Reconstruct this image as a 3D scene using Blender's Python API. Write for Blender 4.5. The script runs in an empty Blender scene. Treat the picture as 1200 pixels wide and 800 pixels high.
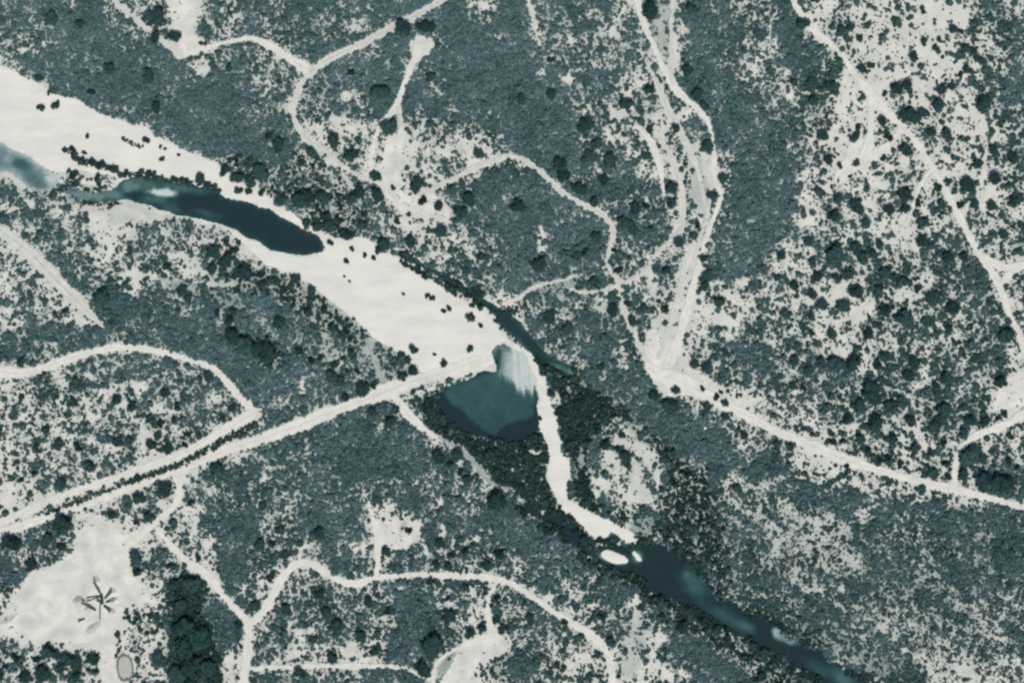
import bpy, bmesh, math, random
import numpy as np
from mathutils import Vector, Matrix
from mathutils.geometry import delaunay_2d_cdt

# ------------------------------------------------------------------ camera, sky, sun, exposure
# One metre on the ground for each pixel of the 1200 x 800 photograph; (px, py) -> (px - 600, 400 - py).
scn = bpy.context.scene
cam_data = bpy.data.cameras.new('aerial_camera')
cam = bpy.data.objects.new('aerial_camera', cam_data)
scn.collection.objects.link(cam)
CAM_H = 2500.0
cam.location = (0, 0, CAM_H)
cam.rotation_euler = (0, 0, 0)
cam_data.sensor_width = 36.0
cam_data.lens = 36.0 * CAM_H / 1200.0
cam_data.clip_start = 1.0
cam_data.clip_end = 60000.0
scn.camera = cam

SUN_EL, SUN_AZ = math.radians(58), math.radians(165)      # azimuth clockwise from up (north)
world = bpy.data.worlds.new('World')
scn.world = world
world.use_nodes = True
wn = world.node_tree.nodes
sky = wn.new('ShaderNodeTexSky')
sky.sky_type = 'NISHITA'
sky.sun_disc = False
sky.sun_elevation = SUN_EL
sky.sun_rotation = SUN_AZ
sky.dust_density = 1.0
sky.ozone_density = 2.5
wn['Background'].inputs['Strength'].default_value = 0.065
world.node_tree.links.new(sky.outputs[0], wn['Background'].inputs['Color'])
sun_data = bpy.data.lights.new('sun', 'SUN')
sun_data.energy = 3.0
sun_data.angle = math.radians(0.5)
sun_data.color = (1.0, 0.97, 0.915)
sun = bpy.data.objects.new('sun', sun_data)
scn.collection.objects.link(sun)
sun_dir = Vector((math.sin(SUN_AZ) * math.cos(SUN_EL), math.cos(SUN_AZ) * math.cos(SUN_EL), math.sin(SUN_EL)))
sun.rotation_euler = sun_dir.to_track_quat('Z', 'Y').to_euler()
scn.view_settings.view_transform = 'Standard'
scn.view_settings.look = 'None'
scn.view_settings.gamma = 1.0
scn.view_settings.exposure = 0.18
scn.view_settings.use_curve_mapping = False
scn.cycles.use_denoising = False
scn.cycles.max_bounces = 5
scn.cycles.filter_width = 2.5

rng = np.random.default_rng(11)
random.seed(5)
COL = scn.collection

# ------------------------------------------------------------------ materials
def nodes_of(name):
    m = bpy.data.materials.new(name)
    m.use_nodes = True
    nt = m.node_tree
    b = nt.nodes['Principled BSDF']
    b.inputs['Roughness'].default_value = 0.9
    b.inputs['Specular IOR Level'].default_value = 0.15
    return m, nt, b

def N(nt, kind, **kw):
    n = nt.nodes.new(kind)
    for k, v in kw.items():
        setattr(n, k, v)
    return n

def mix(nt, fac, a, b, blend='MIX'):
    n = N(nt, 'ShaderNodeMix', data_type='RGBA', blend_type=blend)
    for sock, v in ((n.inputs['Factor'], fac), (n.inputs['A'], a), (n.inputs['B'], b)):
        if isinstance(v, bpy.types.NodeSocket):
            nt.links.new(v, sock)
        elif isinstance(v, (int, float)):
            sock.default_value = v
        else:
            sock.default_value = (*v, 1)
    return n.outputs['Result']

def ramp(nt, val, stops):
    n = N(nt, 'ShaderNodeValToRGB')
    el = n.color_ramp.elements
    while len(el) > 1:
        el.remove(el[-1])
    el[0].position, c0 = stops[0]
    el[0].color = (*c0, 1) if not isinstance(c0, (int, float)) else (c0, c0, c0, 1)
    for p, c in stops[1:]:
        e = el.new(p)
        e.color = (*c, 1) if not isinstance(c, (int, float)) else (c, c, c, 1)
    nt.links.new(val, n.inputs[0])
    return n.outputs['Color']

def noise(nt, scale, detail=4, rough=0.6, coord='obj', stretch=None, rot=0):
    t = N(nt, 'ShaderNodeTexNoise')
    t.inputs['Scale'].default_value = scale
    t.inputs['Detail'].default_value = detail
    t.inputs['Roughness'].default_value = rough
    g = N(nt, 'ShaderNodeNewGeometry')
    src = g.outputs['Position']
    if stretch:
        mp = N(nt, 'ShaderNodeMapping')
        mp.inputs['Scale'].default_value = stretch
        mp.inputs['Rotation'].default_value = (0, 0, rot)
        nt.links.new(src, mp.inputs['Vector'])
        src = mp.outputs[0]
    nt.links.new(src, t.inputs['Vector'])
    return t.outputs['Fac']

def attr(nt, name, kind='GEOMETRY'):
    a = N(nt, 'ShaderNodeAttribute', attribute_type=kind, attribute_name=name)
    return a.outputs['Fac']

def bump(nt, b, h, strength, dist):
    n = N(nt, 'ShaderNodeBump')
    n.inputs['Strength'].default_value = strength
    n.inputs['Distance'].default_value = dist
    nt.links.new(h, n.inputs['Height'])
    nt.links.new(n.outputs[0], b.inputs['Normal'])

SAND = (0.655, 0.642, 0.562)
SAND2 = (0.520, 0.522, 0.465)
LITTER = (0.215, 0.268, 0.258)
GRASS = (0.150, 0.215, 0.195)

def mat_ground():
    m, nt, b = nodes_of('scrubland_soil')
    base = mix(nt, ramp(nt, noise(nt, 0.06, 6, 0.65), [(0.35, 0.0), (0.65, 1.0)]), SAND, SAND2)
    lit = attr(nt, 'litter')
    # leaf litter and dead grass breaks up in patches
    br = ramp(nt, noise(nt, 0.35, 5, 0.7), [(0.38, 0.0), (0.62, 1.0)])
    lf = N(nt, 'ShaderNodeMath', operation='MULTIPLY')
    nt.links.new(lit, lf.inputs[0])
    add = N(nt, 'ShaderNodeMath', operation='MULTIPLY_ADD')
    nt.links.new(br, add.inputs[0]); add.inputs[1].default_value = 0.75; add.inputs[2].default_value = 0.25
    nt.links.new(add.outputs[0], lf.inputs[1])
    c = mix(nt, lf.outputs[0], base, LITTER)
    gr = attr(nt, 'silt')
    gm = N(nt, 'ShaderNodeMath', operation='MULTIPLY')
    gbr = ramp(nt, noise(nt, 0.22, 6, 0.75), [(0.25, 0.35), (0.65, 1.0)])
    nt.links.new(gr, gm.inputs[0]); nt.links.new(gbr, gm.inputs[1])
    c = mix(nt, gm.outputs[0], c, GRASS)
    nt.links.new(c, b.inputs['Base Color'])
    bump(nt, b, noise(nt, 0.5, 4, 0.6), 0.5, 0.5)
    return m

def mat_sand(name, ca, cb, scale=0.05, speck=0.0, stretch=None, rot=0):
    m, nt, b = nodes_of(name)
    c = mix(nt, ramp(nt, noise(nt, scale, 6, 0.62, stretch=stretch, rot=rot), [(0.38, 0.0), (0.66, 1.0)]), ca, cb)
    if speck:
        sp = ramp(nt, noise(nt, 0.45, 5, 0.8), [(0.64, 0.0), (0.72, speck)])
        c = mix(nt, sp, c, (0.32, 0.33, 0.31))
    nt.links.new(c, b.inputs['Base Color'])
    bump(nt, b, noise(nt, 0.35, 4, 0.6), 0.35, 0.4)
    return m

def mat_track(name, ca, cb, rut):
    m, nt, b = nodes_of(name)
    c = mix(nt, ramp(nt, noise(nt, 0.09, 6, 0.65), [(0.35, 0.0), (0.65, 1.0)]), ca, cb)
    uv = N(nt, 'ShaderNodeUVMap', uv_map='UVMap')
    sx = N(nt, 'ShaderNodeSeparateXYZ')
    nt.links.new(uv.outputs[0], sx.inputs[0])
    # grassy strip between the wheel ruts and at the verges
    mid = ramp(nt, sx.outputs[0], [(0.0, 0.55), (0.16, 0.0), (0.40, 0.0), (0.5, 1.0), (0.60, 0.0), (0.84, 0.0), (1.0, 0.55)])
    br = ramp(nt, noise(nt, 0.30, 5, 0.75), [(0.42, 0.0), (0.60, 1.0)])
    mm = N(nt, 'ShaderNodeMath', operation='MULTIPLY')
    nt.links.new(mid, mm.inputs[0]); nt.links.new(br, mm.inputs[1])
    m2 = N(nt, 'ShaderNodeMath', operation='MULTIPLY')
    nt.links.new(mm.outputs[0], m2.inputs[0]); m2.inputs[1].default_value = rut
    c = mix(nt, m2.outputs[0], c, (0.24, 0.27, 0.26))
    nt.links.new(c, b.inputs['Base Color'])
    bump(nt, b, noise(nt, 0.5, 4, 0.6), 0.3, 0.3)
    return m

def mat_water():
    m, nt, b = nodes_of('river_water')
    d = attr(nt, 'depth')
    nz = noise(nt, 0.16, 6, 0.72)
    a = N(nt, 'ShaderNodeMath', operation='MULTIPLY_ADD')
    nt.links.new(nz, a.inputs[0]); a.inputs[1].default_value = 0.26
    s = N(nt, 'ShaderNodeMath', operation='SUBTRACT')
    nt.links.new(d, s.inputs[0]); s.inputs[1].default_value = 0.13
    nt.links.new(s.outputs[0], a.inputs[2])
    a2 = N(nt, 'ShaderNodeMath', operation='MULTIPLY_ADD')
    nt.links.new(noise(nt, 0.55, 4, 0.7), a2.inputs[0]); a2.inputs[1].default_value = 0.12
    a3 = N(nt, 'ShaderNodeMath', operation='SUBTRACT')
    nt.links.new(a.outputs[0], a3.inputs[0]); a3.inputs[1].default_value = 0.06
    nt.links.new(a3.outputs[0], a2.inputs[2])
    a = a2
    c = ramp(nt, a.outputs[0], [(0.0, (0.60, 0.61, 0.56)), (0.15, (0.40, 0.46, 0.44)), (0.32, (0.16, 0.235, 0.235)),
                                (0.5, (0.052, 0.112, 0.106)), (0.72, (0.024, 0.064, 0.065)), (0.9, (0.018, 0.039, 0.044)), (1.0, (0.014, 0.031, 0.036))])
    nt.links.new(c, b.inputs['Base Color'])
    b.inputs['Roughness'].default_value = 0.12
    b.inputs['Specular IOR Level'].default_value = 0.12
    bump(nt, b, noise(nt, 0.6, 3, 0.5), 0.12, 0.08)
    return m

def mat_leaf(name, ca, cb, use_tone, obj_var=0.5):
    """ca: grey-blue thorn scrub, cb: dark evergreen; the tone attribute of each plant picks between them."""
    m, nt, b = nodes_of(name)
    oi = N(nt, 'ShaderNodeObjectInfo')
    if use_tone:
        c = mix(nt, attr(nt, 'tone', 'INSTANCER'), ca, cb)
    else:
        c = mix(nt, oi.outputs['Random'], ca, cb)
    hv = ramp(nt, noise(nt, 0.9, 3, 0.6), [(0.3, 1 - obj_var * 0.5), (0.7, 1 + obj_var * 0.5)])
    c = mix(nt, 1.0, c, hv, 'MULTIPLY')
    if use_tone:
        r = ramp(nt, oi.outputs['Random'], [(0.0, 0.88), (1.0, 1.12)])
        c = mix(nt, 1.0, c, r, 'MULTIPLY')
    nt.links.new(c, b.inputs['Base Color'])
    b.inputs['Specular IOR Level'].default_value = 0.08
    return m

def mat_plain(name, c, rough=0.7, metal=0.0, var=0.25, scale=1.2):
    m, nt, b = nodes_of(name)
    hv = ramp(nt, noise(nt, scale, 4, 0.65), [(0.3, 1 - var), (0.7, 1 + var)])
    nt.links.new(mix(nt, 1.0, c, hv, 'MULTIPLY'), b.inputs['Base Color'])
    b.inputs['Roughness'].default_value = rough
    b.inputs['Metallic'].default_value = metal
    return m

M_GROUND = mat_ground()
M_SAND = mat_sand('river_bed_sand', (0.712, 0.694, 0.612), (0.615, 0.606, 0.545), 0.035, 0.22, (0.5, 1.6, 1), math.radians(28))
M_YARD = mat_sand('yard_sand', (0.700, 0.683, 0.602), (0.500, 0.502, 0.450), 0.045, 0.5)
M_TRACK = mat_track('graded_dirt', (0.720, 0.702, 0.618), (0.600, 0.590, 0.525), 0.42)
M_RUT = mat_track('rutted_dirt', (0.640, 0.626, 0.552), (0.51, 0.51, 0.455), 1.0)
M_FAINT = mat_track('overgrown_dirt', (0.42, 0.43, 0.40), (0.27, 0.30, 0.285), 0.9)
M_WATER = mat_water()
M_SILTY = mat_plain('silty_water', (0.44, 0.425, 0.355), 0.25, 0, 0.08, 0.15)
M_SCRUB = mat_leaf('scrub_leaf', (0.124, 0.206, 0.216), (0.045, 0.100, 0.092), True, 0.35)
M_TREE = mat_leaf('tree_leaf', (0.020, 0.049, 0.045), (0.038, 0.082, 0.079), False)
M_THICKET = mat_leaf('thicket_leaf', (0.078, 0.130, 0.120), (0.024, 0.062, 0.053), True, 0.7)
M_BARK = mat_plain('bark', (0.10, 0.085, 0.07), 0.9)
M_STEEL = mat_plain('painted_steel', (0.040, 0.082, 0.074), 0.7, 0.0)
M_BELT = mat_plain('rubber_belt', (0.030, 0.046, 0.043), 0.9)
M_ROOF = mat_plain('galvanised_sheet', (0.13, 0.18, 0.17), 0.6, 0.1)
M_HEAP = mat_sand('heap_gravel', (0.66, 0.645, 0.59), (0.56, 0.555, 0.52), 0.2)
M_GREYHEAP = mat_sand('grey_fines', (0.47, 0.485, 0.455), (0.40, 0.42, 0.40), 0.15)
M_ROCK = mat_plain('white_stone', (0.80, 0.79, 0.76), 0.85, 0, 0.1)
M_EARTH = mat_plain('damp_earth', (0.16, 0.18, 0.165), 0.95, 0, 0.3, 0.5)

# ------------------------------------------------------------------ land cover traced from the photograph
# coverage of the ground by bushes, one digit for each 20 x 20 m, tile by tile (15 x 10 digits)
COVER = """
888878675544857|778778778999659|878777566588766|884554455433775
878989876529459|677876778899999|967777576588756|984544443335667
656999877624677|667767788857999|977666676588776|995553334346568
678888988964788|667899776799999|996776777488775|999644433335568
367888999998887|666798999779999|998677647488766|668744345233479
036788988799998|765686899878999|998767655688876|767723364345569
003588787999998|776654799877887|999865665388998|868733546663667
000136887899998|887444357667788|999977554477999|887634556653347
000000000799999|877635553355544|999867556566999|887524555544467
000000000002368|886657542356457|689987884654699|987423555444458
732334322234213|999767434435788|988868865353899|995554465355465
864533322222222|579887832457888|998998777454899|995665366474446
586542111232222|468777852257888|999888777466898|994666556576545
458763016665542|135787765346878|978888988557888|984665455667566
347866157754441|000356767654767|969998765566899|766766556777766
635876466644665|000000034677667|988888656755988|656775755678866
564486643645566|741000000136777|988776666644666|656656756668866
465358998677768|764100000000375|576675765533446|555435655766866
475436897888878|887520000000002|566886774323445|656455766776775
457788878999999|888763000000000|687878873324666|565645677667686
786667676788999|997666665000000|776787662145788|676445566666784
567567888768999|999866665500000|687677772025778|768885666577785
557666657777899|998888776545777|337688787533456|767777766777765
566665547788669|878888886468999|817788788764435|767757775777643
566565766668753|888889867469999|927886788987556|656777866677754
466655765656427|878999998757899|938884368998746|653466765567465
356666574565548|777888899986699|976884337899988|644456556567565
456675663324888|677889888986589|993875328869989|884355655566786
465666326778 7 8 7|777877877877668|992645536887556|899865675455898
334322777666778|777887667878787|993667548887665|559998788875688
358963445745899|668888732789899|889788749998766|654545886888888
876851053555499|767788623886778|888897678998876|564567755888889
866620025654498|675677656756667|688888789998876|756545777777778
844100014562287|654799778866667|678878889999987|756566778778778
610000001688597|567776678867775|688668885999988|665667777887777
510000003489888|686767768886656|667557557889988|877765676777766
310000045399985|687577657996546|678667745788656|877775566677677
664201253389975|765577657998646|775656545999856|898588765557767
644666134689855|765652467896324|885434454999985|999868876444556
666664124489645|767676888974335|875563443589998|999997788654346
"""
rows = [r.replace('|', '').replace(' ', '') for r in COVER.strip().splitlines()]
GRID = np.array([[int(c) for c in (r + r[-1] * 60)[:60]] for r in rows], float)
assert GRID.shape == (40, 60), GRID.shape

# tracks: name, material, [(px, py, width), ...], label
TRACKS = [
 ('graded_road', 'T', [(-60,640,10),(0,624,10),(35,613,10),(73,599,10),(110,586,9),(150,572,9),(190,556,9),(212,549,10),(240,537,11),(270,525,12),(300,517,13),(340,502,15),(362,494,19),(375,487,15),(410,475,12),(440,464,14),(462,454,20),(485,446,16),(510,440,15),(540,430,15),(565,420,13),(580,414,10)], 'wide pale graded road crossing the river bed from the left edge'),
 ('dirt_track', 'T', [(-60,638,8),(0,612,8),(40,595,9),(75,580,9),(125,563,9),(170,548,9),(212,533,9),(245,514,11),(270,500,14),(290,489,14),(300,482,7)], 'pale track running parallel above the graded road'),
 ('dirt_track', 'T', [(300,482,6),(285,470,9),(270,452,9),(258,438,8),(245,429,8),(220,421,8),(195,413,8),(165,408,8),(145,406,8),(120,409,8),(95,415,8),(70,424,9),(45,434,10),(20,438,12),(0,435,14),(-60,430,12)], 'pale track looping round the scrub block on the left'),
 ('dirt_track', 'R', [(-60,235,14),(0,270,14),(25,287,12),(45,306,14),(70,332,14),(90,352,14),(112,374,8),(122,384,3)], 'broad sandy cutting running down the slope at the left edge'),
 ('dirt_track', 'T', [(205,552,8),(211,568,7),(210,582,7),(200,597,7),(182,612,7),(165,626,7),(148,642,6)], 'pale spur from the graded road down to the works yard'),
 ('dirt_track', 'T', [(183,618,4),(198,637,7),(215,655,8),(235,668,10),(250,680,10),(260,695,8),(272,708,7),(282,720,9),(291,728,10),(292,750,9),(289,775,9),(284,800,10),(280,860,9)], 'pale track running down the right side of the dark grove'),
 ('dirt_track', 'T', [(291,730,9),(303,724,9),(315,707,9),(326,684,8),(338,666,8),(352,658,8),(366,660,8),(379,668,8),(393,678,8),(408,684,8),(425,683,8),(437,677,8),(455,675,6),(490,673,6),(520,674,7),(550,674,7),(580,677,9),(600,683,7),(625,700,7),(650,718,7),(675,732,8),(695,745,9),(708,757,9),(716,775,8),(718,800,8),(720,860,8)], 'winding pale track across the scrub in the lower middle'),
 ('dirt_track', 'T', [(440,678,6),(443,665,6),(443,640,6),(441,620,6),(436,603,4),(432,590,2)], 'short pale spur up to a small bare clearing'),
 ('dirt_track', 'T', [(284,786,5),(300,782,6),(340,781,6),(380,779,6),(420,780,6),(455,780,5),(480,783,4),(490,791,4),(505,795,4)], 'thin straight pale track near the bottom edge'),
 ('dirt_track', 'T', [(584,681,5),(575,692,5),(571,710,5),(572,730,6),(580,746,10)], 'short pale spur down to the lower bare clearing'),
 ('dirt_track', 'T', [(510,860,5),(508,800,5),(508,780,4),(520,768,4),(540,757,4),(560,748,5),(578,743,8)], 'thin pale track edging the lower bare clearing'),
 ('dirt_track', 'R', [(570,-40,10),(520,-2,10),(495,14,9),(470,27,10),(445,40,10),(425,51,9),(400,62,9),(380,72,10),(367,82,9),(357,92,7),(350,105,7),(344,122,6),(344,138,6),(350,152,6),(362,163,7),(378,175,7),(392,187,6),(404,197,5),(420,206,5),(440,215,5)], 'rutted track curving down from the top edge'),
 ('dirt_track', 'T', [(215,64,9),(235,58,6),(255,52,5),(275,48,5),(298,44,6),(318,55,7),(335,65,9),(350,76,12),(362,82,10)], 'pale link track between the upper clearing and rutted track'),
 ('dirt_track', 'R', [(118,-30,5),(135,2,5),(150,17,5),(175,35,6),(195,52,7),(215,65,9)], 'narrow rutted track slanting in from the top left'),
 ('dirt_track', 'T', [(492,52,14),(487,66,8),(481,80,6),(475,95,6),(470,110,7),(464,126,9),(455,138,7),(444,148,6),(440,162,6),(435,180,6),(433,196,5),(441,212,5),(455,230,5),(472,247,4)], 'pale track from a small clearing down round a lone tree'),
 ('dirt_track', 'R', [(466,124,7),(471,148,5)], 'short stub of track beside the lone tree'),
 ('dirt_track', 'R', [(490,229,5),(510,220,6),(535,208,6),(560,195,6),(583,187,6),(600,183,6),(615,187,6),(630,199,6),(650,216,6),(658,226,8),(672,234,6),(690,243,6),(706,250,7),(715,262,6),(720,272,6),(716,287,5),(712,300,5),(713,315,5),(722,323,4),(726,335,5),(728,355,6),(735,372,7),(742,388,7),(750,405,5),(757,420,5),(766,436,6)], 'long narrow winding track through the middle scrub'),
 ('dirt_track', 'R', [(612,-30,5),(617,0,5),(624,14,6),(627,32,4),(633,55,3)], 'short narrow track dropping in from the top edge'),
 ('dirt_track', 'T', [(742,-40,6),(747,0,6),(751,18,7),(757,34,7),(765,52,6),(775,75,7),(787,97,9),(797,112,9),(812,122,6),(825,135,6),(834,152,5),(837,175,4),(836,193,8),(840,215,6),(846,228,6),(840,247,6),(832,265,5),(825,287,6),(820,307,7),(814,330,8),(807,355,9),(800,380,9),(794,402,9),(784,425,12)], 'main pale track coming down from the top edge'),
 ('dirt_track', 'R', [(786,-40,5),(788,0,5),(788,20,5),(786,45,5),(787,70,5),(786,95,5)], 'thin rutted track joining the main track from above'),
 ('dirt_track', 'R', [(758,75,3),(768,92,5),(776,112,8),(785,135,9),(797,155,8),(807,175,7),(815,192,6),(822,215,5),(826,240,4)], 'rutted track branching off inside the main bend'),
 ('dirt_track', 'T', [(744,146,4),(758,158,6),(766,172,8),(771,188,8),(776,205,5),(777,225,3)], 'short pale track ending in scrub beside the wash'),
 ('dirt_track', 'R', [(768,150,3),(775,165,5),(785,180,5),(791,200,10),(797,220,9),(800,242,8),(800,264,6),(795,274,6),(780,287,5),(765,301,4),(760,312,3),(747,325,4),(726,334,4)], 'pale rutted wash curling into the scrub'),
 ('dirt_track', 'R', [(829,188,4),(834,212,4),(831,240,4),(823,270,4),(815,300,5),(808,325,5)], 'worn strand beside the main track below its bend'),
 ('dirt_track', 'R', [(806,296,5),(800,325,6),(792,360,7),(780,395,6),(772,420,5)], 'worn strand down the middle of the sandy wash'),
 ('graded_road', 'T', [(757,425,4),(768,438,16),(785,443,24),(805,450,22),(830,464,14),(860,479,12),(890,494,10),(902,502,9),(940,517,11),(967,529,15),(990,539,13),(1025,549,10),(1060,559,8),(1090,567,9),(1117,573,11),(1140,578,7),(1162,584,6),(1200,594,7),(1260,608,7)], 'wide pale road running to the right edge'),
 ('dirt_track', 'T', [(918,-40,7),(929,0,7),(937,15,7),(952,35,8),(975,52,7),(987,66,6),(1000,85,8),(1017,107,9),(1035,127,9),(1055,147,9),(1075,167,7),(1092,195,6),(1098,207,6),(1112,230,7),(1127,260,7),(1140,285,6),(1150,300,8),(1162,318,8),(1172,335,8),(1177,352,6),(1187,375,6),(1196,398,6),(1206,425,6),(1225,480,6)], 'pale track slanting down the right side of the view'),
 ('dirt_track', 'T', [(1152,300,7),(1165,309,7),(1180,314,8),(1200,311,9),(1260,300,8)], 'pale fork leaving towards the right edge'),
 ('dirt_track', 'T', [(1172,335,6),(1178,325,7),(1187,318,7),(1196,313,6)], 'short pale link closing the small road triangle'),
 ('dirt_track', 'T', [(1019,112,4),(1020,130,7),(1020,150,7),(1018,170,9),(1010,186,12)], 'pale spur down to the bare triangle on the right'),
 ('dirt_track', 'T', [(1056,150,6),(1045,166,5),(1030,178,8),(1012,185,10)], 'pale link closing the bare triangle on the right'),
 ('dirt_track', 'T', [(1093,196,4),(1083,209,4),(1073,226,4),(1069,250,4),(1060,262,3)], 'thin pale spur beside the round tree on the right'),
 ('dirt_track', 'T', [(1260,455,9),(1200,484,8),(1175,500,9),(1150,506,10),(1135,516,7),(1122,528,6),(1119,545,6),(1117,572,7)], 'pale track joining the right road from the right edge'),
 ('dirt_track', 'R', [(592,356,5),(601,352,5),(612,346,4),(622,338,4),(632,334,4),(650,330,3),(667,326,3)], 'faint path rising from the river channel'),
 ('dirt_track', 'R', [(664,337,3),(685,344,4),(705,341,5),(724,334,5)], 'faint path ending at the winding track'),
 ('dirt_track', 'T', [(460,456,9),(466,470,8),(476,483,10),(486,493,12),(500,506,6),(515,513,4)], 'pale bank track dropping beside the plunge pool'),
 ('dirt_track', 'F', [(513,512,4),(526,518,5),(545,530,8),(556,543,8),(566,557,6),(578,568,6),(592,573,5),(604,575,3)], 'greyish path threading the trees below the pool'),
 ('dirt_track', 'F', [(428,396,3),(436,415,4),(442,432,5),(450,450,5)], 'faint sandy path meeting the graded road at the bank'),
]

# bare sheets: name, material, polygon, label
RIVER_SAND = [(-300,-70),(-80,40),(0,77),(30,91),(47,100),(65,111),(95,118),(110,131),(135,139),(160,149),(176,150),(181,159),(205,172),(235,183),(258,193),(268,205),(285,216),(308,226),(320,232),(332,244),(350,252),(358,262),(378,272),(396,279),(412,281),(424,274),(440,286),(455,297),(468,303),(487,314),(500,324),(515,335),(530,346),(545,354),(560,363),(572,371),(580,380),(588,391),(598,402),(606,412),(600,420),(585,423),(565,431),(535,444),(505,440),(494,438),(485,428),(470,415),(455,405),(440,395),(425,385),(408,368),(392,357),(375,343),(362,331),(345,323),(325,315),(310,308),(300,297),(290,288),(276,276),(258,262),(236,258),(212,254),(190,250),(172,240),(150,228),(140,214),(136,205),(120,203),(104,203),(92,200),(78,199),(66,203),(52,196),(30,182),(10,172),(0,166),(-80,146),(-300,30)]
SHEETS = [
 ('river_sand', 'S', RIVER_SAND, 'broad bank of bare white sand filling the river bed'),
 ('river_sand', 'S', [(606,402),(614,408),(624,416),(632,428),(638,438),(641,452),(645,466),(650,482),(654,500),(656,520),(657,533),(666,536),(669,548),(668,560),(663,572),(668,584),(674,594),(668,602),(660,603),(654,590),(649,578),(643,566),(641,552),(644,536),(639,518),(632,502),(629,480),(627,460),(622,445),(612,430),(600,418),(598,408)], 'narrow white sand strip running down from the spillway'),
 ('river_sand', 'S', [(668,589),(680,592),(690,600),(703,604),(716,611),(728,618),(738,619),(740,627),(748,635),(746,638),(738,639),(730,633),(718,629),(710,634),(702,636),(695,629),(688,621),(678,614),(671,611),(669,600)], 'white sand bar at the end of the sand strip'),
 ('works_yard', 'Y', [(112,600),(128,612),(135,622),(148,628),(160,620),(168,612),(178,616),(160,634),(150,645),(152,662),(158,676),(168,690),(180,700),(186,706),(172,706),(160,702),(150,708),(142,722),(140,738),(136,750),(134,768),(130,800),(128,830),(118,830),(118,800),(122,770),(112,752),(94,756),(70,752),(52,748),(45,760),(34,752),(32,742),(8,742),(-30,746),(-30,728),(6,732),(20,722),(14,708),(24,690),(34,675),(52,668),(66,660),(80,648),(86,634),(96,620),(104,608)], 'wide bare sand yard round the crushing plant'),
 ('bare_clearing', 'Y', [(196,-20),(232,-20),(234,10),(226,28),(228,46),(236,56),(222,66),(208,68),(198,56),(206,40),(204,20),(198,6)], 'bare sandy clearing at the upper left'),
 ('bare_clearing', 'Y', [(481,48),(492,44),(505,46),(510,54),(503,62),(507,70),(498,66),(492,74),(484,72),(481,60)], 'small bare pad at the head of the pale track'),
 ('bare_clearing', 'Y', [(545,746),(560,744),(574,738),(588,742),(596,752),(595,762),(582,766),(572,768),(560,776),(555,790),(550,820),(522,820),(514,800),(530,780),(536,762)], 'bare sandy clearing at the bottom edge'),
 ('bare_clearing', 'Y', [(436,606),(446,612),(462,618),(478,624),(486,634),(478,642),(466,646),(454,642),(446,640),(444,622)], 'small bare clearing beside the pale spur'),
 ('bare_clearing', 'Y', [(757,400),(766,384),(770,392),(780,395),(790,398),(800,396),(795,415),(800,428),(816,436),(836,444),(842,452),(856,464),(880,478),(862,478),(838,472),(812,462),(790,466),(776,464),(770,456),(764,446),(766,436),(760,420)], 'wide bare junction where the tracks meet the right road'),
 ('bare_clearing', 'Y', [(995,168),(1010,160),(1020,166),(1034,176),(1040,172),(1050,160),(1056,158),(1040,182),(1022,190),(1004,198),(988,204),(978,214),(974,210),(986,194),(990,180)], 'bare triangle of sand between tracks on the right'),
 ('bare_clearing', 'Y', [(1178,442),(1190,436),(1204,434),(1230,430),(1230,460),(1205,470),(1190,476),(1172,482),(1166,474),(1170,458)], 'bare sandy patch at the right edge'),
 ('bare_clearing', 'Y', [(440,200),(452,206),(462,196),(468,204),(470,220),(480,228),(494,230),(510,228),(520,236),(530,250),(526,266),(516,260),(500,252),(488,254),(474,250),(462,238),(450,222),(436,208)], 'bare sandy hub where small tracks meet'),
 ('bare_clearing', 'Y', [(455,158),(464,150),(472,152),(474,172),(470,190),(468,204),(452,206),(448,190),(450,172)], 'bare sandy strip below the lone tree'),
]
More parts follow.
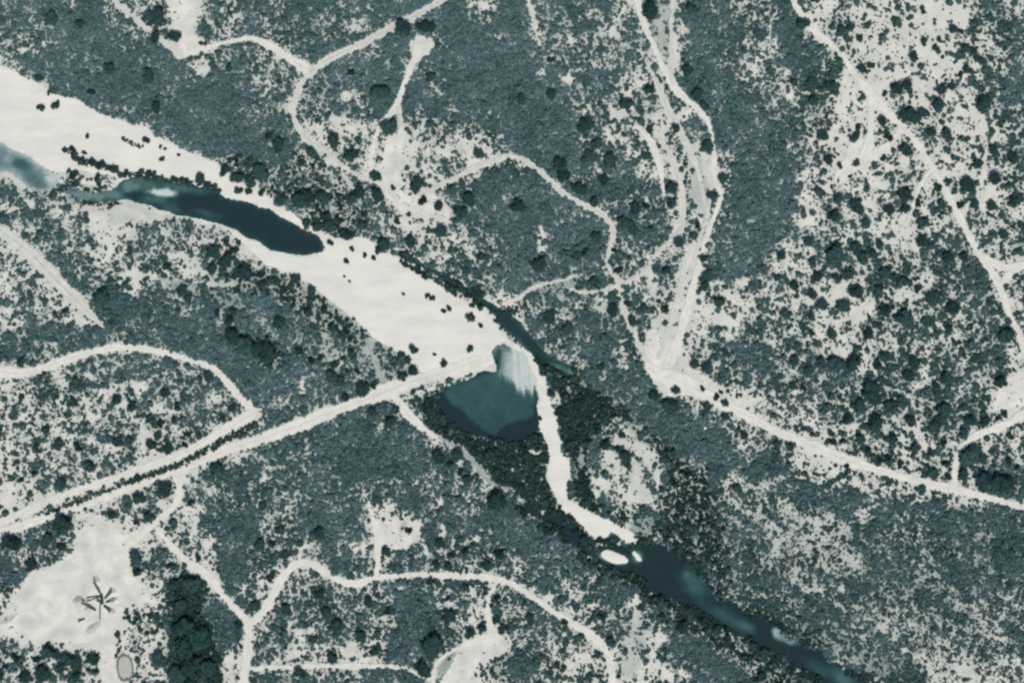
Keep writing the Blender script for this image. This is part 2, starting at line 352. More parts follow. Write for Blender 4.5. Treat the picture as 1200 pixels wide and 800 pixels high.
# scattered small bare spots: px, py, rx, ry
SPOTS = [(86,3,4,5),(50,52,6,5),(28,60,6,6),(565,8,9,5),(552,2,8,8),(580,42,8,3),(405,112,5,10),(395,140,10,6),(405,150,12,6),(372,150,10,4),(355,165,6,4),
 (470,160,8,10),(548,170,10,8),(520,178,9,7),(556,190,8,6),(632,334,5,5),(633,85,6,5),(634,278,6,12),(636,290,5,8),(672,50,7,5),(718,38,7,5),(668,92,9,6),
 (735,108,10,10),(720,132,9,7),(752,60,9,5),(712,158,6,9),(746,148,8,6),(705,208,8,5),(756,235,8,5),(776,275,6,8),(355,642,9,5),(418,642,8,7),(417,672,7,4),(411,768,14,10),
 (430,772,10,6),(70,470,8,8),(165,455,10,9),(172,512,10,7),(105,440,8,5),(122,458,7,5),(130,525,10,5),(185,480,9,6),(205,480,8,6),(880,540,9,4),(1006,540,8,5),(1025,592,6,5),(45,582,8,5),
 (920,170,8,6),(927,110,8,6),(945,255,8,8),(962,225,7,8),(985,340,12,8),(970,350,8,9),(1008,372,10,9),(1075,290,7,8),(1170,225,14,6),(1195,232,8,10),(1080,55,8,10),(1075,95,9,8),(1110,150,9,6),(1140,160,8,6),
 (870,330,10,8),(850,345,7,10),(845,375,10,8),(880,355,9,7),(998,500,8,6),(1015,430,12,6),(985,412,12,6),(1075,500,9,7),(1060,512,10,5),(695,570,6,12),(680,536,3,9),(652,467,6,9),(668,455,3,8),(655,441,4,3),(625,528,8,4),
 (60,668,9,6),(230,605,7,8),(240,640,6,7),(225,655,6,6),(190,590,7,5),(165,592,6,5),(285,690,6,8),(270,770,7,8),(262,785,6,6),(645,700,8,6),(690,710,8,8),(625,690,5,5),(688,770,12,8),(660,776,12,6),(700,760,8,6),
 (785,790,5,12),(1000,735,7,3),(1012,745,8,4),(1035,735,8,6),(960,692,5,4),(985,690,5,4),(910,640,4,7),(935,672,4,8),(880,672,5,4),(868,660,4,4),(1050,745,6,6),(1080,770,10,4),(1130,782,12,5),(1060,762,6,4),(540,455,1,1),
 (305,590,5,6),(310,560,4,3),(340,478,4,8),(355,455,4,8),(338,470,3,4),(410,580,4,3),(515,590,5,8),(302,485,6,6),(490,565,5,4),(600,550,3,2),(518,620,8,6),(555,632,7,6),(500,640,6,10),(525,700,6,8),(555,695,6,8),(530,720,4,6),(470,690,4,4),(745,705,7,12),(742,730,5,12),(738,755,8,10),(752,790,7,20),(775,745,6,6),(778,790,5,14),(765,775,6,8),(750,525,14,5),(765,535,10,10),(770,560,5,14),(735,520,8,5),(708,565,7,12),(700,582,5,8),(716,552,6,5),(756,575,8,8),(797,330,9,26),(790,370,12,22),(772,385,8,16),(812,310,5,14),(105,246,26,10),(112,262,16,14),(118,282,9,20),(126,300,5,9),(150,248,22,9),(165,320,26,6),(232,320,22,6),(262,334,20,5),(176,256,12,5),(240,262,20,5),(815,205,9,30),(820,240,9,26),(826,190,6,22),(776,40,8,40),(790,60,6,30),(765,330,8,16),(300,300,16,4),(205,300,10,4),(60,210,5,4),(36,240,8,5),(10,243,10,6),(738,508,12,5),(762,545,9,9)]

# dry grass / silt flats on the ground sheet: px, py, rx, ry, angle, strength
SILT = [(262,350,30,12,8,0.95),(212,338,20,11,20,0.8),(420,415,50,30,30,0.55),(330,350,60,14,38,0.5),(776,25,14,55,0,0.6),(818,215,12,40,-8,0.5),(742,755,16,40,8,0.45),(524,775,7,24,35,0.9),(583,785,9,14,0,0.7),
 (645,337,50,9,-5,0.85),(755,615,16,14,0,0.9),(678,548,6,20,12,0.95),(470,634,18,10,10,0.35),(95,228,22,10,-15,0.7),(140,255,20,8,0,0.35),(160,228,20,6,0,0.6),(1010,770,70,12,32,0.8),(960,745,50,14,32,0.7),(470,430,24,14,-20,0.5),(440,385,40,8,42,0.35),
 (10,728,16,6,-35,0.6),(90,700,22,16,0,0.18),(60,690,40,22,0,0.12),(150,700,30,8,0,0.1),(200,720,8,60,0,0.6),(1150,650,60,20,5,0.5),(1020,705,3,3,0,0.6),(660,430,30,8,30,0.8),(700,460,40,7,36,0.7),(745,505,30,5,38,0.6),(705,372,30,20,0,0.35),(640,352,30,10,0,0.4),
 (830,160,5,20,0,0.5),(805,240,6,30,0,0.4),(800,330,14,30,10,0.12),(772,350,8,30,0,0.2),(865,700,40,14,35,0.6),(1000,680,190,70,25,0.42),(780,370,26,60,8,0.12),(745,545,30,40,0,0.22),(420,380,90,40,35,0.4),(335,375,130,30,38,0.5)]

# dark evergreen zones (tone towards dark green, coverage kept)
THICKETS = [
 [(488,468),(505,460),(520,462),(518,480),(534,500),(560,514),(600,518),(628,508),(634,505),(640,522),(642,540),(638,556),(642,572),(652,594),(668,610),(690,628),(700,640),(690,645),(665,625),(640,602),(612,588),(585,568),(565,548),(545,528),(520,512),(500,500)],
 [(634,428),(650,436),(672,446),(700,456),(722,470),(745,492),(738,496),(716,486),(706,500),(696,516),(686,530),(684,545),(692,556),(700,590),(716,600),(740,604),(738,612),(715,606),(690,596),(676,590),(668,572),(674,556),(672,538),(660,532),(656,505),(650,478),(643,450)],
 [(720,520),(735,530),(742,545),(735,548),(722,534)],
 [(742,492),(765,505),(790,525),(820,548),(838,572),(846,600),(848,632),(846,660),(856,685),(875,705),(905,722),(925,740),(910,736),(880,716),(848,700),(832,680),(820,660),(800,642),(775,628),(764,622),(776,600),(780,570),(780,545),(768,522),(745,502)],
 [(262,178),(300,186),(345,196),(395,212),(428,228),(432,256),(415,268),(392,262),(360,252),(332,240),(300,216),(275,205)],
 [(355,255),(380,250),(402,262),(420,268),(418,280),(395,284),(372,272)],
 [(240,290),(262,288),(290,308),(320,318),(352,330),(380,350),(408,372),(432,395),(440,412),(410,402),(380,385),(345,362),(310,345),(270,330),(240,318)],
 [(205,672),(240,672),(245,695),(230,712),(250,730),(258,770),(262,800),(260,830),(202,830),(206,760),(200,720)],
 [(762,695),(790,712),(820,728),(850,748),(880,764),(915,785),(945,800),(960,830),(880,830),(885,790),(850,765),(815,742),(790,728),(765,712)],
 [(330,172),(360,180),(400,205),(410,215),(390,212),(350,195)],
 [(295,395),(320,402),(336,418),(322,432),(300,420),(285,408)],
]
# lines of close bushes: points and width
HEDGES = [([(66,226),(78,219),(92,216)],6),([(98,222),(112,221),(128,218)],3),([(95,238),(118,239),(140,238)],3),([(55,602),(85,590),(115,579),(140,570)],4),([(150,566),(175,557),(205,546),(232,533)],6),([(235,531),(260,517),(290,502),(300,496)],8),
 ([(76,176),(85,178),(88,186),(98,190),(110,193),(122,195),(138,200)],6),([(146,163),(155,169),(168,173)],3),([(140,204),(165,206),(190,209),(215,214),(240,218),(256,223)],7),
 ([(148,714),(152,727),(158,731),(161,722),(157,711)],4),([(166,722),(175,720),(186,720),(187,733),(180,741),(166,741),(163,732),(166,722)],4),([(138,737),(140,752),(137,768)],3),
 ([(198,690),(200,720),(202,750),(200,780)],8),([(92,205),(104,212),(120,208)],3),([(60,228),(72,222),(90,214)],8),([(470,308),(490,317),(510,328),(530,342)],3),([(700,634),(712,632),(724,634)],4)]

# water: name, polygon, edge softness, deepest, [(px,py,rx,ry,angle,target,soft)], label
WATERS = [
 ('river_pool', [(-300,34),(-80,148),(-30,160),(0,167),(10,172),(24,178),(38,186),(52,195),(66,206),(70,214),(65,221),(49,226),(35,225),(26,216),(16,205),(5,201),(0,203),(-40,196),(-80,188),(-300,72)], 16, 0.42, [(24,192,14,7,25,0.56,0.8),(40,212,16,7,25,0.45,0.7),(60,208,10,9,0,0.10,0.9),(8,186,10,8,0,0.30,0.8)], 'cloudy pale teal pool at the left edge of the river'),
 ('river_pool', [(141,214),(150,208),(162,207),(180,209),(196,211),(212,214),(226,217),(242,221),(256,225),(266,232),(280,236),(295,240),(310,245),(322,250),(333,256),(345,263),(356,270),(368,275),(376,279),(381,287),(378,295),(363,299),(345,298),(325,295),(307,288),(298,283),(286,279),(274,268),(257,260),(235,257),(214,254),(194,250),(176,241),(162,236),(146,234),(128,236),(108,237),(92,234),(78,228),(66,222),(64,214),(74,216),(86,222),(100,225),(116,226),(130,222),(140,219)], 7, 0.95, [(105,229,46,9,0,0.36,0.7),(72,220,12,8,20,0.30,0.8),(130,228,12,6,0,0.42,0.8),(165,215,34,10,8,0.50,0.6),(215,221,30,6,10,0.50,0.8),(150,220,14,8,0,0.40,0.7),(188,226,20,6,2,0.05,0.55),(183,234,22,6,8,0.50,0.8),(200,244,20,5,20,0.62,0.9),(240,250,24,5,15,0.66,0.9)], 'long dark river pool between the sand and bank scrub'),
 ('river_channel', [(468,297),(478,299),(490,305),(512,317),(540,334),(565,348),(578,356),(586,363),(592,366),(606,372),(616,384),(624,395),(634,404),(640,415),(654,421),(670,427),(678,437),(676,446),(664,441),(648,433),(634,427),(622,414),(610,402),(596,387),(584,374),(576,366),(562,356),(540,343),(515,326),(490,312),(473,302)], 4, 0.88, [(655,430,16,4,18,0.45,0.8),(612,380,5,9,-30,0.6,0.8),(490,307,18,5,30,0.74,0.8),(668,436,8,4,20,0.40,0.8)], 'thin dark side channel hugging the far edge of the sand'),
 ('plunge_pool', [(576,412),(582,407),(592,404),(602,406),(612,414),(622,430),(628,446),(629,462),(629,480),(632,495),(631,508),(620,516),(600,519),(575,518),(550,511),(530,499),(516,485),(512,472),(516,462),(520,457),(529,450),(544,445),(556,442),(560,437),(568,433),(575,434),(580,437),(583,430),(578,420)], 3, 0.72,
   [(560,512,60,13,12,0.97,0.7),(520,474,12,14,30,0.95,0.7),(612,506,24,14,0,0.97,0.7),(536,490,16,12,30,0.95,0.6),(565,462,24,16,20,0.62,0.9),(578,498,14,10,0,0.64,0.9),(588,452,16,10,10,0.5,0.9)], 'teal plunge pool with a pale sand fan below the crossing'),
 ('river_channel', [(612,590),(628,596),(644,600),(658,606),(671,618),(684,633),(696,643),(704,640),(716,638),(730,640),(742,643),(751,643),(757,635),(772,636),(793,648),(810,662),(824,678),(836,693),(853,707),(874,716),(893,724),(908,731),(936,745),(960,763),(985,781),(1012,800),(1080,850),(1250,990),(1225,1010),(1050,880),(975,815),(958,796),(930,782),(908,766),(888,758),(866,746),(846,733),(822,719),(793,706),(772,697),(762,688),(745,678),(730,671),(712,664),(692,655),(672,640),(654,622),(634,611),(616,600)], 5, 0.99,
   [(719,654,24,9,8,0.34,0.6),(747,653,9,9,40,0.36,0.6),(808,678,5,12,-38,0.16,0.8),(815,685,14,26,-40,0.60,0.9),(850,722,34,10,28,0.66,0.9),(875,735,14,8,30,0.52,0.9),(914,740,11,10,30,0.22,0.45),(925,748,15,8,32,0.34,0.5),(990,797,24,12,35,0.50,0.8),(960,785,20,10,30,0.72,0.8),(765,618,8,10,0,0.45,0.8)], 'dark lower river running to the bottom edge'),
 ('settling_pond', [(139,772),(144,768),(150,769),(154,775),(155,785),(154,793),(147,796),(140,793),(138,782)], 3, 0.26, [(147,782,8,11,0,0.13,0.9)], 'oval murky settling pond below the works yard'),
]

# single trees: px, py, crown radius
TREES = """186,18,10 176,22,7 206,45,8 183,45,6 65,123,5 47,127,5 57,109,3 103,160,3.5 171,164,5 184,125,7 188,172,2.5 193,174,2 190,187,3 209,182,2 62,20,8 95,30,6 270,80,5 108,107,5 45,92,5 130,80,7 175,90,7
471,31,10 499,33,8 412,86,5 446,108,9 457,150,11 392,165,9 327,171,8 410,183,9 365,180,7 563,182,6 505,92,6 316,160,5
762,12,9 646,70,4.5 611,116,6 646,112,6 686,148,9 700,170,7 761,105,6 735,122,8 829,173,8 817,112,7 825,125,6 792,152,6 810,10,8 805,85,7 762,153,4 690,185,8 655,192,8 715,190,8
939,28,9 985,35,6 996,33,6 1008,45,4 1010,82,7 1020,78,4 1083,50,5 1095,57,4 1101,47,3.5 1070,68,7 1105,68,3 1145,70,6 1117,35,6 1126,38,4 1131,58,7 1140,60,4 1125,88,4 1132,80,4 1050,105,7 1063,102,8 1037,110,4 1103,106,7 1115,103,5 1152,122,9 1098,125,9 1065,136,9 1083,133,6 1033,143,6 1042,163,5 1001,162,6 1006,150,4 975,105,9 950,98,7 930,98,6 1063,177,8 1035,185,4 1163,177,6 1186,187,9 1108,155,6 1092,156,6 1147,192,6 1004,192,4 970,188,6 984,194,4 965,160,7 953,120,6
195,313,4 266,285,4 280,284,3 248,316,6 265,325,5 287,320,12 214,342,7 221,351,5 255,366,5 272,365,5 277,342,5 268,375,5 272,393,9 120,348,10 77,364,5 252,297,8 266,304,8 275,293,5
165,202,4 173,204,4 181,205,4 203,211,4 212,211,4 218,213,4 234,211,6 244,217,5 251,220,4 148,202,4 133,199,5 280,208,8 263,201,6 280,223,5 291,226,5 295,215,7 305,204,10 306,226,5
76,176,3 85,175,5 87,183,5 96,188,5 108,191,5 115,194,5 122,192,5 99,179,3 115,208,4 115,217,4 87,206,5 80,201,3
441,207,6 490,217,9 495,235,5 514,241,6 541,251,8 550,235,8 442,229,9 422,227,8 411,235,7 517,271,8 425,264,6 451,286,9 445,294,5 360,262,6 372,265,6 387,267,7 382,255,5 406,275,8 414,274,4 387,284,4 377,232,9 350,237,10 362,230,9 330,235,7 405,307,4 412,292,3 427,299,3 437,303,3.5 409,330,2 403,324,1.5 473,344,2.5 475,312,4 484,315,3 491,317,5 497,324,4 501,347,3 507,350,4 520,365,3.5 527,361,4 552,371,5 564,381,3.5 553,357,3.5 532,345,4 565,302,6 482,286,7 466,259,4 480,251,3 461,220,3 540,347,2 307,335,7 327,379,8 347,327,6 366,342,6 362,367,6 390,385,6 405,393,6
835,230,6 730,262,8 741,268,8 699,279,8 796,285,6 786,222,7 787,240,7 745,245,8 757,242,5 726,317,5 780,317,5 707,212,7 696,238,7 678,222,8 660,207,9 632,310,10 675,301,5 686,295,5 720,294,4 737,302,3 780,362,5 844,353,7 817,265,5 607,242,8 717,364,7 665,385,7 645,372,7 741,377,6 736,355,5 762,267,4 824,304,6 830,322,6 827,335,6 847,211,6
1061,246,6 1015,261,6 982,234,8 961,227,7 977,254,8 1005,244,9 1042,247,7 1061,227,9 1132,217,9 1141,239,6 1126,240,5 1161,242,6 1190,236,9 1165,210,10 1080,261,7 1075,239,5 1100,220,5 1030,287,6 1022,297,6 1079,285,8 1129,300,6 980,300,11 1010,302,8 1002,290,7 947,285,6 1037,322,9 980,326,6 994,322,6 930,335,6 989,360,8 1004,345,8 964,357,7 952,345,6 920,367,7 1115,360,9 1092,350,10 1060,375,10 1017,392,7 1037,365,8 1111,302,8 1030,336,5 1076,339,5 1060,330,7 957,325,7 951,372,6 1111,385,5 1180,392,9 1197,265,6 1175,275,6 951,390,4 975,392,7 910,325,4 915,300,6 952,307,6
26,426,7 25,466,4 137,467,5 189,497,5 205,491,4 217,521,4 177,522,6 199,526,6 185,511,6 232,509,4 272,477,5 207,477,5 106,547,8 26,561,4 41,555,4 44,522,4 72,567,8 160,560,5 285,403,12 245,442,7 87,471,5 140,519,6 151,516,6 220,510,4 261,489,3 194,462,6 155,477,7 177,491,5 69,522,7 92,524,5 54,502,5 195,572,9 162,582,7 225,589,5 255,550,10
485,409,5 470,417,5 477,422,4 484,435,7 472,441,6 550,408,5 521,426,4 509,416,2.5 315,415,13 303,410,10 387,439,6 400,447,7 425,456,8 439,452,4 405,466,6 391,427,4 402,421,3.5 376,419,4 412,415,6 407,434,3 495,454,3 485,459,3 436,482,6 457,495,7 515,535,8 527,542,5 540,552,5 537,532,8 547,562,6 582,586,11 350,412,5 365,422,5 419,435,4
814,426,6 829,432,8 824,455,4 792,456,5 849,489,5 845,460,3 766,464,8 787,475,9 729,509,4 872,510,6 865,501,3 839,465,4 850,471,4 830,477,5 704,429,5 686,471,7 710,492,5 645,461,5 637,435,5 634,490,3 710,522,7 731,535,8
941,454,5 947,435,6 930,424,6 962,425,7 982,426,9 999,426,9 1037,419,7 1027,429,7 1072,426,8 1065,441,7 1109,444,8 1172,447,8 1097,457,8 1022,462,12 1042,476,8 1057,472,7 1067,495,8 1025,495,11 1007,475,6 994,492,7 1009,515,7 1047,514,6 1072,524,6 1055,544,5 1030,540,4 1040,536,4 975,517,5 987,517,4 952,509,3 974,507,4 909,520,6 926,522,5 992,546,3.5 1136,532,11 1127,557,6 1110,559,4 1092,555,8 1107,544,5 1106,520,5 1089,530,5 1129,507,6 1136,492,8 1154,494,5 1170,490,4 1177,484,4 1184,511,5 1151,537,6 1152,562,12 1175,565,12 1182,540,5 1017,527,4 1105,482,8 1095,497,6 1192,547,4
159,655,8 160,671,6 131,604,7 174,607,7 160,612,3.5 219,635,3 232,654,5 204,685,8 226,684,11 212,711,8 220,735,15 237,745,14 217,760,14 225,780,15 245,785,12 210,790,10 44,773,5 59,764,8 67,766,6 82,772,8 72,782,7 91,777,7 109,772,8 90,790,6 114,785,3 104,785,3 19,770,5 29,794,8 51,790,9 6,780,4 1,791,5 186,770,9 39,662,7 75,614,12 57,631,8 72,641,5 279,732,5 200,664,5 15,635,12 282,757,3
335,651,5 319,636,5 305,637,6 318,677,5 451,646,5 479,621,4 336,714,6 375,695,6 300,709,6 367,750,5 395,732,8 390,771,7 454,716,5 431,705,6 505,681,4 524,700,4 582,700,5 576,709,3 581,727,4 552,740,8 565,735,6 545,687,5 517,637,6 529,650,5 546,645,5 526,664,6 511,662,5 585,650,7 569,662,6 497,785,10 526,722,8 505,757,12 382,717,7 351,787,6 592,734,5 422,744,6 440,762,6 330,622,6 375,625,7
725,792,3 701,766,4 879,769,4 870,770,5 775,707,8 715,752,6 661,730,5 622,724,6 652,779,5 681,745,4 841,737,6 852,752,6 882,757,6 895,766,6 892,792,7 705,722,5 800,735,8 677,625,6 685,632,6 720,632,6 705,632,4"""
TREES = [tuple(float(v) for v in t.split(',')) for t in TREES.split()]

# ------------------------------------------------------------------ raster fields (2 m cells, one cell margin beyond the frame)
X0, X1, Y0, Y1, CELL = -260.0, 1460.0, -260.0, 1060.0, 2.0
NX, NY = int((X1 - X0) / CELL) + 1, int((Y1 - Y0) / CELL) + 1
gx = X0 + CELL * np.arange(NX)
gy = Y0 + CELL * np.arange(NY)
PX, PY = np.meshgrid(gx, gy)

def sample(F, x, y):
    x = np.clip((np.asarray(x, float) - X0) / CELL, 0, NX - 1.001)
    y = np.clip((np.asarray(y, float) - Y0) / CELL, 0, NY - 1.001)
    i, j = x.astype(int), y.astype(int)
    u, v = x - i, y - j
    return (F[j, i] * (1 - u) * (1 - v) + F[j, i + 1] * u * (1 - v) + F[j + 1, i] * (1 - u) * v + F[j + 1, i + 1] * u * v)

def sstep(a, b, x):
    t = np.clip((x - a) / (b - a), 0, 1)
    return t * t * (3 - 2 * t)

def vnoise(scale, octaves=3, seed=0, rough=0.55):
    r = np.random.default_rng(seed)
    out, amp, tot = np.zeros((NY, NX)), 1.0, 0.0
    for o in range(octaves):
        s = scale / 2 ** o
        nx, ny = int((X1 - X0) / s) + 3, int((Y1 - Y0) / s) + 3
        g = r.random((ny, nx))
        fx, fy = (PX - X0) / s, (PY - Y0) / s
        i, j = fx.astype(int), fy.astype(int)
        u, v = fx - i, fy - j
        u, v = u * u * (3 - 2 * u), v * v * (3 - 2 * v)
        out += amp * (g[j, i] * (1 - u) * (1 - v) + g[j, i + 1] * u * (1 - v) + g[j + 1, i] * (1 - u) * v + g[j + 1, i + 1] * u * v)
        tot += amp
        amp *= rough
    out /= tot
    return np.clip((out - out.mean()) / (out.std() * 2.0) * 0.5 + 0.5, -0.3, 1.3)

def chaikin(p, n=2, closed=True):
    p = np.array(p, float)
    for _ in range(n):
        q = np.roll(p, -1, 0) if closed else p[1:]
        a = p if closed else p[:-1]
        new = np.empty((2 * len(a), p.shape[1]))
        new[0::2] = a * 0.75 + q * 0.25
        new[1::2] = a * 0.25 + q * 0.75
        p = new if closed else np.vstack([p[:1], new, p[-1:]])
    return p

def resample(p, step, closed=True):
    p = np.array(p, float)
    if closed:
        p = np.vstack([p, p[:1]])
    d = np.r_[0, np.cumsum(np.hypot(*(np.diff(p[:, :2], axis=0).T)))]
    n = max(8, int(d[-1] / step))
    t = np.linspace(0, d[-1], n, endpoint=not closed)
    return np.stack([np.interp(t, d, p[:, k]) for k in range(p.shape[1])], 1)

def signed_dist(poly, x, y):
    """positive outside, negative inside"""
    x, y = np.asarray(x, float), np.asarray(y, float)
    best = np.full(x.shape, 1e9)
    inside = np.zeros(x.shape, bool)
    n = len(poly)
    for k in range(n):
        ax, ay = poly[k][:2]
        bx, by = poly[(k + 1) % n][:2]
        dx, dy = bx - ax, by - ay
        t = np.clip(((x - ax) * dx + (y - ay) * dy) / (dx * dx + dy * dy + 1e-9), 0, 1)
        best = np.minimum(best, (x - ax - t * dx) ** 2 + (y - ay - t * dy) ** 2)
        cond = (ay > y) != (by > y)
        if by != ay:
            inside ^= cond & (x < (bx - ax) * (y - ay) / (by - ay) + ax)
    d = np.sqrt(best)
    return np.where(inside, -d, d)

def sd_raster(poly, pad=40):
    p = np.array([q[:2] for q in poly])
    F = np.full((NY, NX), 60.0)
    i0, i1 = np.searchsorted(gx, p[:, 0].min() - pad), np.searchsorted(gx, p[:, 0].max() + pad)
    j0, j1 = np.searchsorted(gy, p[:, 1].min() - pad), np.searchsorted(gy, p[:, 1].max() + pad)
    if i1 > i0 and j1 > j0:
        F[j0:j1, i0:i1] = np.minimum(60, signed_dist(p, PX[j0:j1, i0:i1], PY[j0:j1, i0:i1]))
    return F

def line_raster(pts, pad=30):
    """distance to a polyline of varying width (negative inside)"""
    F = np.full((NY, NX), 60.0)
    for k in range(len(pts) - 1):
        (ax, ay, aw), (bx, by, bw) = pts[k], pts[k + 1]
        i0, i1 = np.searchsorted(gx, min(ax, bx) - pad), np.searchsorted(gx, max(ax, bx) + pad)
        j0, j1 = np.searchsorted(gy, min(ay, by) - pad), np.searchsorted(gy, max(ay, by) + pad)
        if i1 <= i0 or j1 <= j0:
            continue
        x, y = PX[j0:j1, i0:i1], PY[j0:j1, i0:i1]
        dx, dy = bx - ax, by - ay
        t = np.clip(((x - ax) * dx + (y - ay) * dy) / (dx * dx + dy * dy + 1e-9), 0, 1)
        d = np.hypot(x - ax - t * dx, y - ay - t * dy) - 0.5 * (aw + (bw - aw) * t)
        F[j0:j1, i0:i1] = np.minimum(F[j0:j1, i0:i1], d)
    return F

N_FINE, N_MID, N_BIG = vnoise(8, 3, 1), vnoise(22, 3, 2), vnoise(90, 3, 3)

# smooth outlines once, used by the meshes and by the masks alike
def ragged(poly, amp, seed):
    p = resample(chaikin(poly, 2), 2.5)
    r = np.random.default_rng(seed)
    q = np.roll(p, -1, 0) - np.roll(p, 1, 0)
    nrm = np.stack([q[:, 1], -q[:, 0]], 1) / (np.hypot(q[:, 0], q[:, 1])[:, None] + 1e-9)
    w = r.normal(size=len(p))
    w = 0.5 * w + 0.8 * np.convolve(np.r_[w[-3:], w, w[:3]], np.ones(7) / 7, 'valid')[:len(p)] * 2.2
    return p + nrm * (w * amp)[:, None]

SHEET_P = [ragged(s[2], 1.7 if s[0] != 'river_sand' else 0.9, 100 + i) for i, s in enumerate(SHEETS)]
WATER_P = [ragged(w[1], (0.9, 1.1, 0.8, 1.5, 2.4, 0.3)[i], 200 + i) for i, w in enumerate(WATERS)]
TRACK_P = []
for i, t in enumerate(TRACKS):
    tp = list(t[2])
    for end in (0, -1):      # carry on beyond the picture
        (ex, ey, ew), (fx, fy, _) = tp[end], tp[1 if end == 0 else -2]
        if not (-20 < ex < 1220 and -20 < ey < 820):
            L_ = math.hypot(ex - fx, ey - fy)
            q_ = (ex + (ex - fx) / L_ * 190, ey + (ey - fy) / L_ * 190, ew)
            tp = [q_] + tp if end == 0 else tp + [q_]
    p = resample(chaikin(tp, 3, closed=False), 2.0, closed=False)
    r = np.random.default_rng(300 + i)
    w = r.normal(size=len(p))
    w = np.convolve(np.r_[w[:2], w, w[-2:]], np.ones(5) / 5, 'valid')
    p[:, 2] = np.maximum(1.5, p[:, 2] * (1 + 0.30 * w))
    TRACK_P.append(p)

SD_SHEETS = [sd_raster(p) for p in SHEET_P]
SD_WATER = [sd_raster(p) for p in WATER_P]
SD_TRACK = [line_raster([tuple(q) for q in p[::3]] + [tuple(p[-1])]) for p in TRACK_P]
D_WATER = np.minimum.reduce(SD_WATER)
D_RIVER = np.minimum(np.minimum.reduce(SD_SHEETS[:3]), np.minimum.reduce(SD_WATER[:5]))
D_TRACK = np.minimum.reduce(SD_TRACK)
D_HARD = np.minimum(np.minimum(D_TRACK, D_WATER), np.minimum.reduce(SD_SHEETS))
# a clearing keeps a few plants at its ragged rim
D_BARE = np.minimum(D_HARD, 60)

# height: gentle relief, river bed 2.5 m lower, water hollows below that
relief = (N_BIG - 0.5) * 3.0 * sstep(8, 60, D_RIVER) * sstep(8, 40, SD_WATER[5])
HGT = relief - 2.5 * (1 - sstep(0, 14, D_RIVER))
HGT = HGT - 1.2 * (1 - sstep(-6, 0.5, np.minimum.reduce(SD_WATER[:5]))) - 1.0 * (1 - sstep(-4, 1, SD_WATER[5]))

def hz(px, py):
    return sample(HGT, px, py)

def wx(px):
    return np.asarray(px, float) - 600.0

def wy(py):
    return 400.0 - np.asarray(py, float)

# coverage
def smooth_grid(G):
    fx, fy = np.clip((PX - 10) / 20, 0, 59), np.clip((PY - 10) / 20, 0, 39)
    # soft noise warp hides the cell lattice
    fx = np.clip(fx + (vnoise(26, 2, 31) - 0.5) * 1.3, 0, 58.999)
    fy = np.clip(fy + (vnoise(26, 2, 32) - 0.5) * 1.3, 0, 38.999)
    i, j = fx.astype(int), fy.astype(int)
    u, v = fx - i, fy - j
    u, v = sstep(0, 1, u), sstep(0, 1, v)
    return G[j, i] * (1 - u) * (1 - v) + G[j, i + 1] * u * (1 - v) + G[j + 1, i] * (1 - u) * v + G[j + 1, i + 1] * u * v

LUT = np.array([0.0, 0.05, 0.12, 0.21, 0.33, 0.46, 0.60, 0.76, 0.90, 0.980])
BR = sstep(800, 850, PX + (PY - 600) * 0.2) * sstep(565, 600, PY - (PX - 850) * 0.12)
FB0 = 1 - sstep(0.6, 1.1, np.hypot(((PX - 745) * 0.6 + (PY - 555) * 0.8) / 70, (-(PX - 745) * 0.8 + (PY - 555) * 0.6) / 34))
RT = sstep(880, 930, PX) * (1 - sstep(560, 590, PY - (PX - 900) * 0.08))
_u, _v = (PX - 330) * 0.788 + (PY - 372) * 0.616, -(PX - 330) * 0.616 + (PY - 372) * 0.788
BK = 1 - sstep(0.6, 1.1, np.hypot(_u / 150, _v / 34))
C = np.interp(np.clip(smooth_grid(GRID) + 0.05 * BR - 0.45 * RT - 0.45 * BK - 0.6 * FB0 - 0.5 * (1 - sstep(280, 320, PX)) * sstep(410, 440, PY) * (1 - sstep(560, 620, PY)), 0, 9), np.arange(10), LUT)
C = C + (N_FINE - 0.5) * 0.44 * (1 - np.abs(2 * C - 1) ** 3) + (N_MID - 0.5) * 0.26 * sstep(0.03, 0.3, C)
def streak_noise(ang, long, short, seed):
    r = np.random.default_rng(seed)
    ca, sa = math.cos(math.radians(ang)), math.sin(math.radians(ang))
    u = ((PX * ca + PY * sa) + 1000) / long
    w = ((-PX * sa + PY * ca) + 1600) / short
    g = r.random((int(w.max()) + 3, int(u.max()) + 3))
    i, j = u.astype(int), w.astype(int)
    a, b = sstep(0, 1, u - i), sstep(0, 1, w - j)
    return g[j, i] * (1 - a) * (1 - b) + g[j, i + 1] * a * (1 - b) + g[j + 1, i] * (1 - a) * b + g[j + 1, i + 1] * a * b
STREAK = 0.6 * streak_noise(34, 46, 7, 51) + 0.4 * streak_noise(37, 24, 4, 52)
FB = FB0
C = C + (STREAK - 0.5) * (0.75 * BR + 0.9 * BK + 1.5 * FB) * sstep(0.05, 0.3, C)
T_ZONE = np.zeros((NY, NX))
for i, z in enumerate(THICKETS):
    d = sd_raster(chaikin(z, 2)) + (N_FINE - 0.5) * (16 if i == 3 else 8) + (N_MID - 0.5) * (14 if i == 3 else 3)
    T_ZONE = np.maximum(T_ZONE, (1 - sstep(-3, 3, d)) * {3: 0.85, 4: 0.5, 6: 0.72, 8: 0.75, 5: 0.9, 9: 0.5, 10: 0.85}.get(i, 1.0))
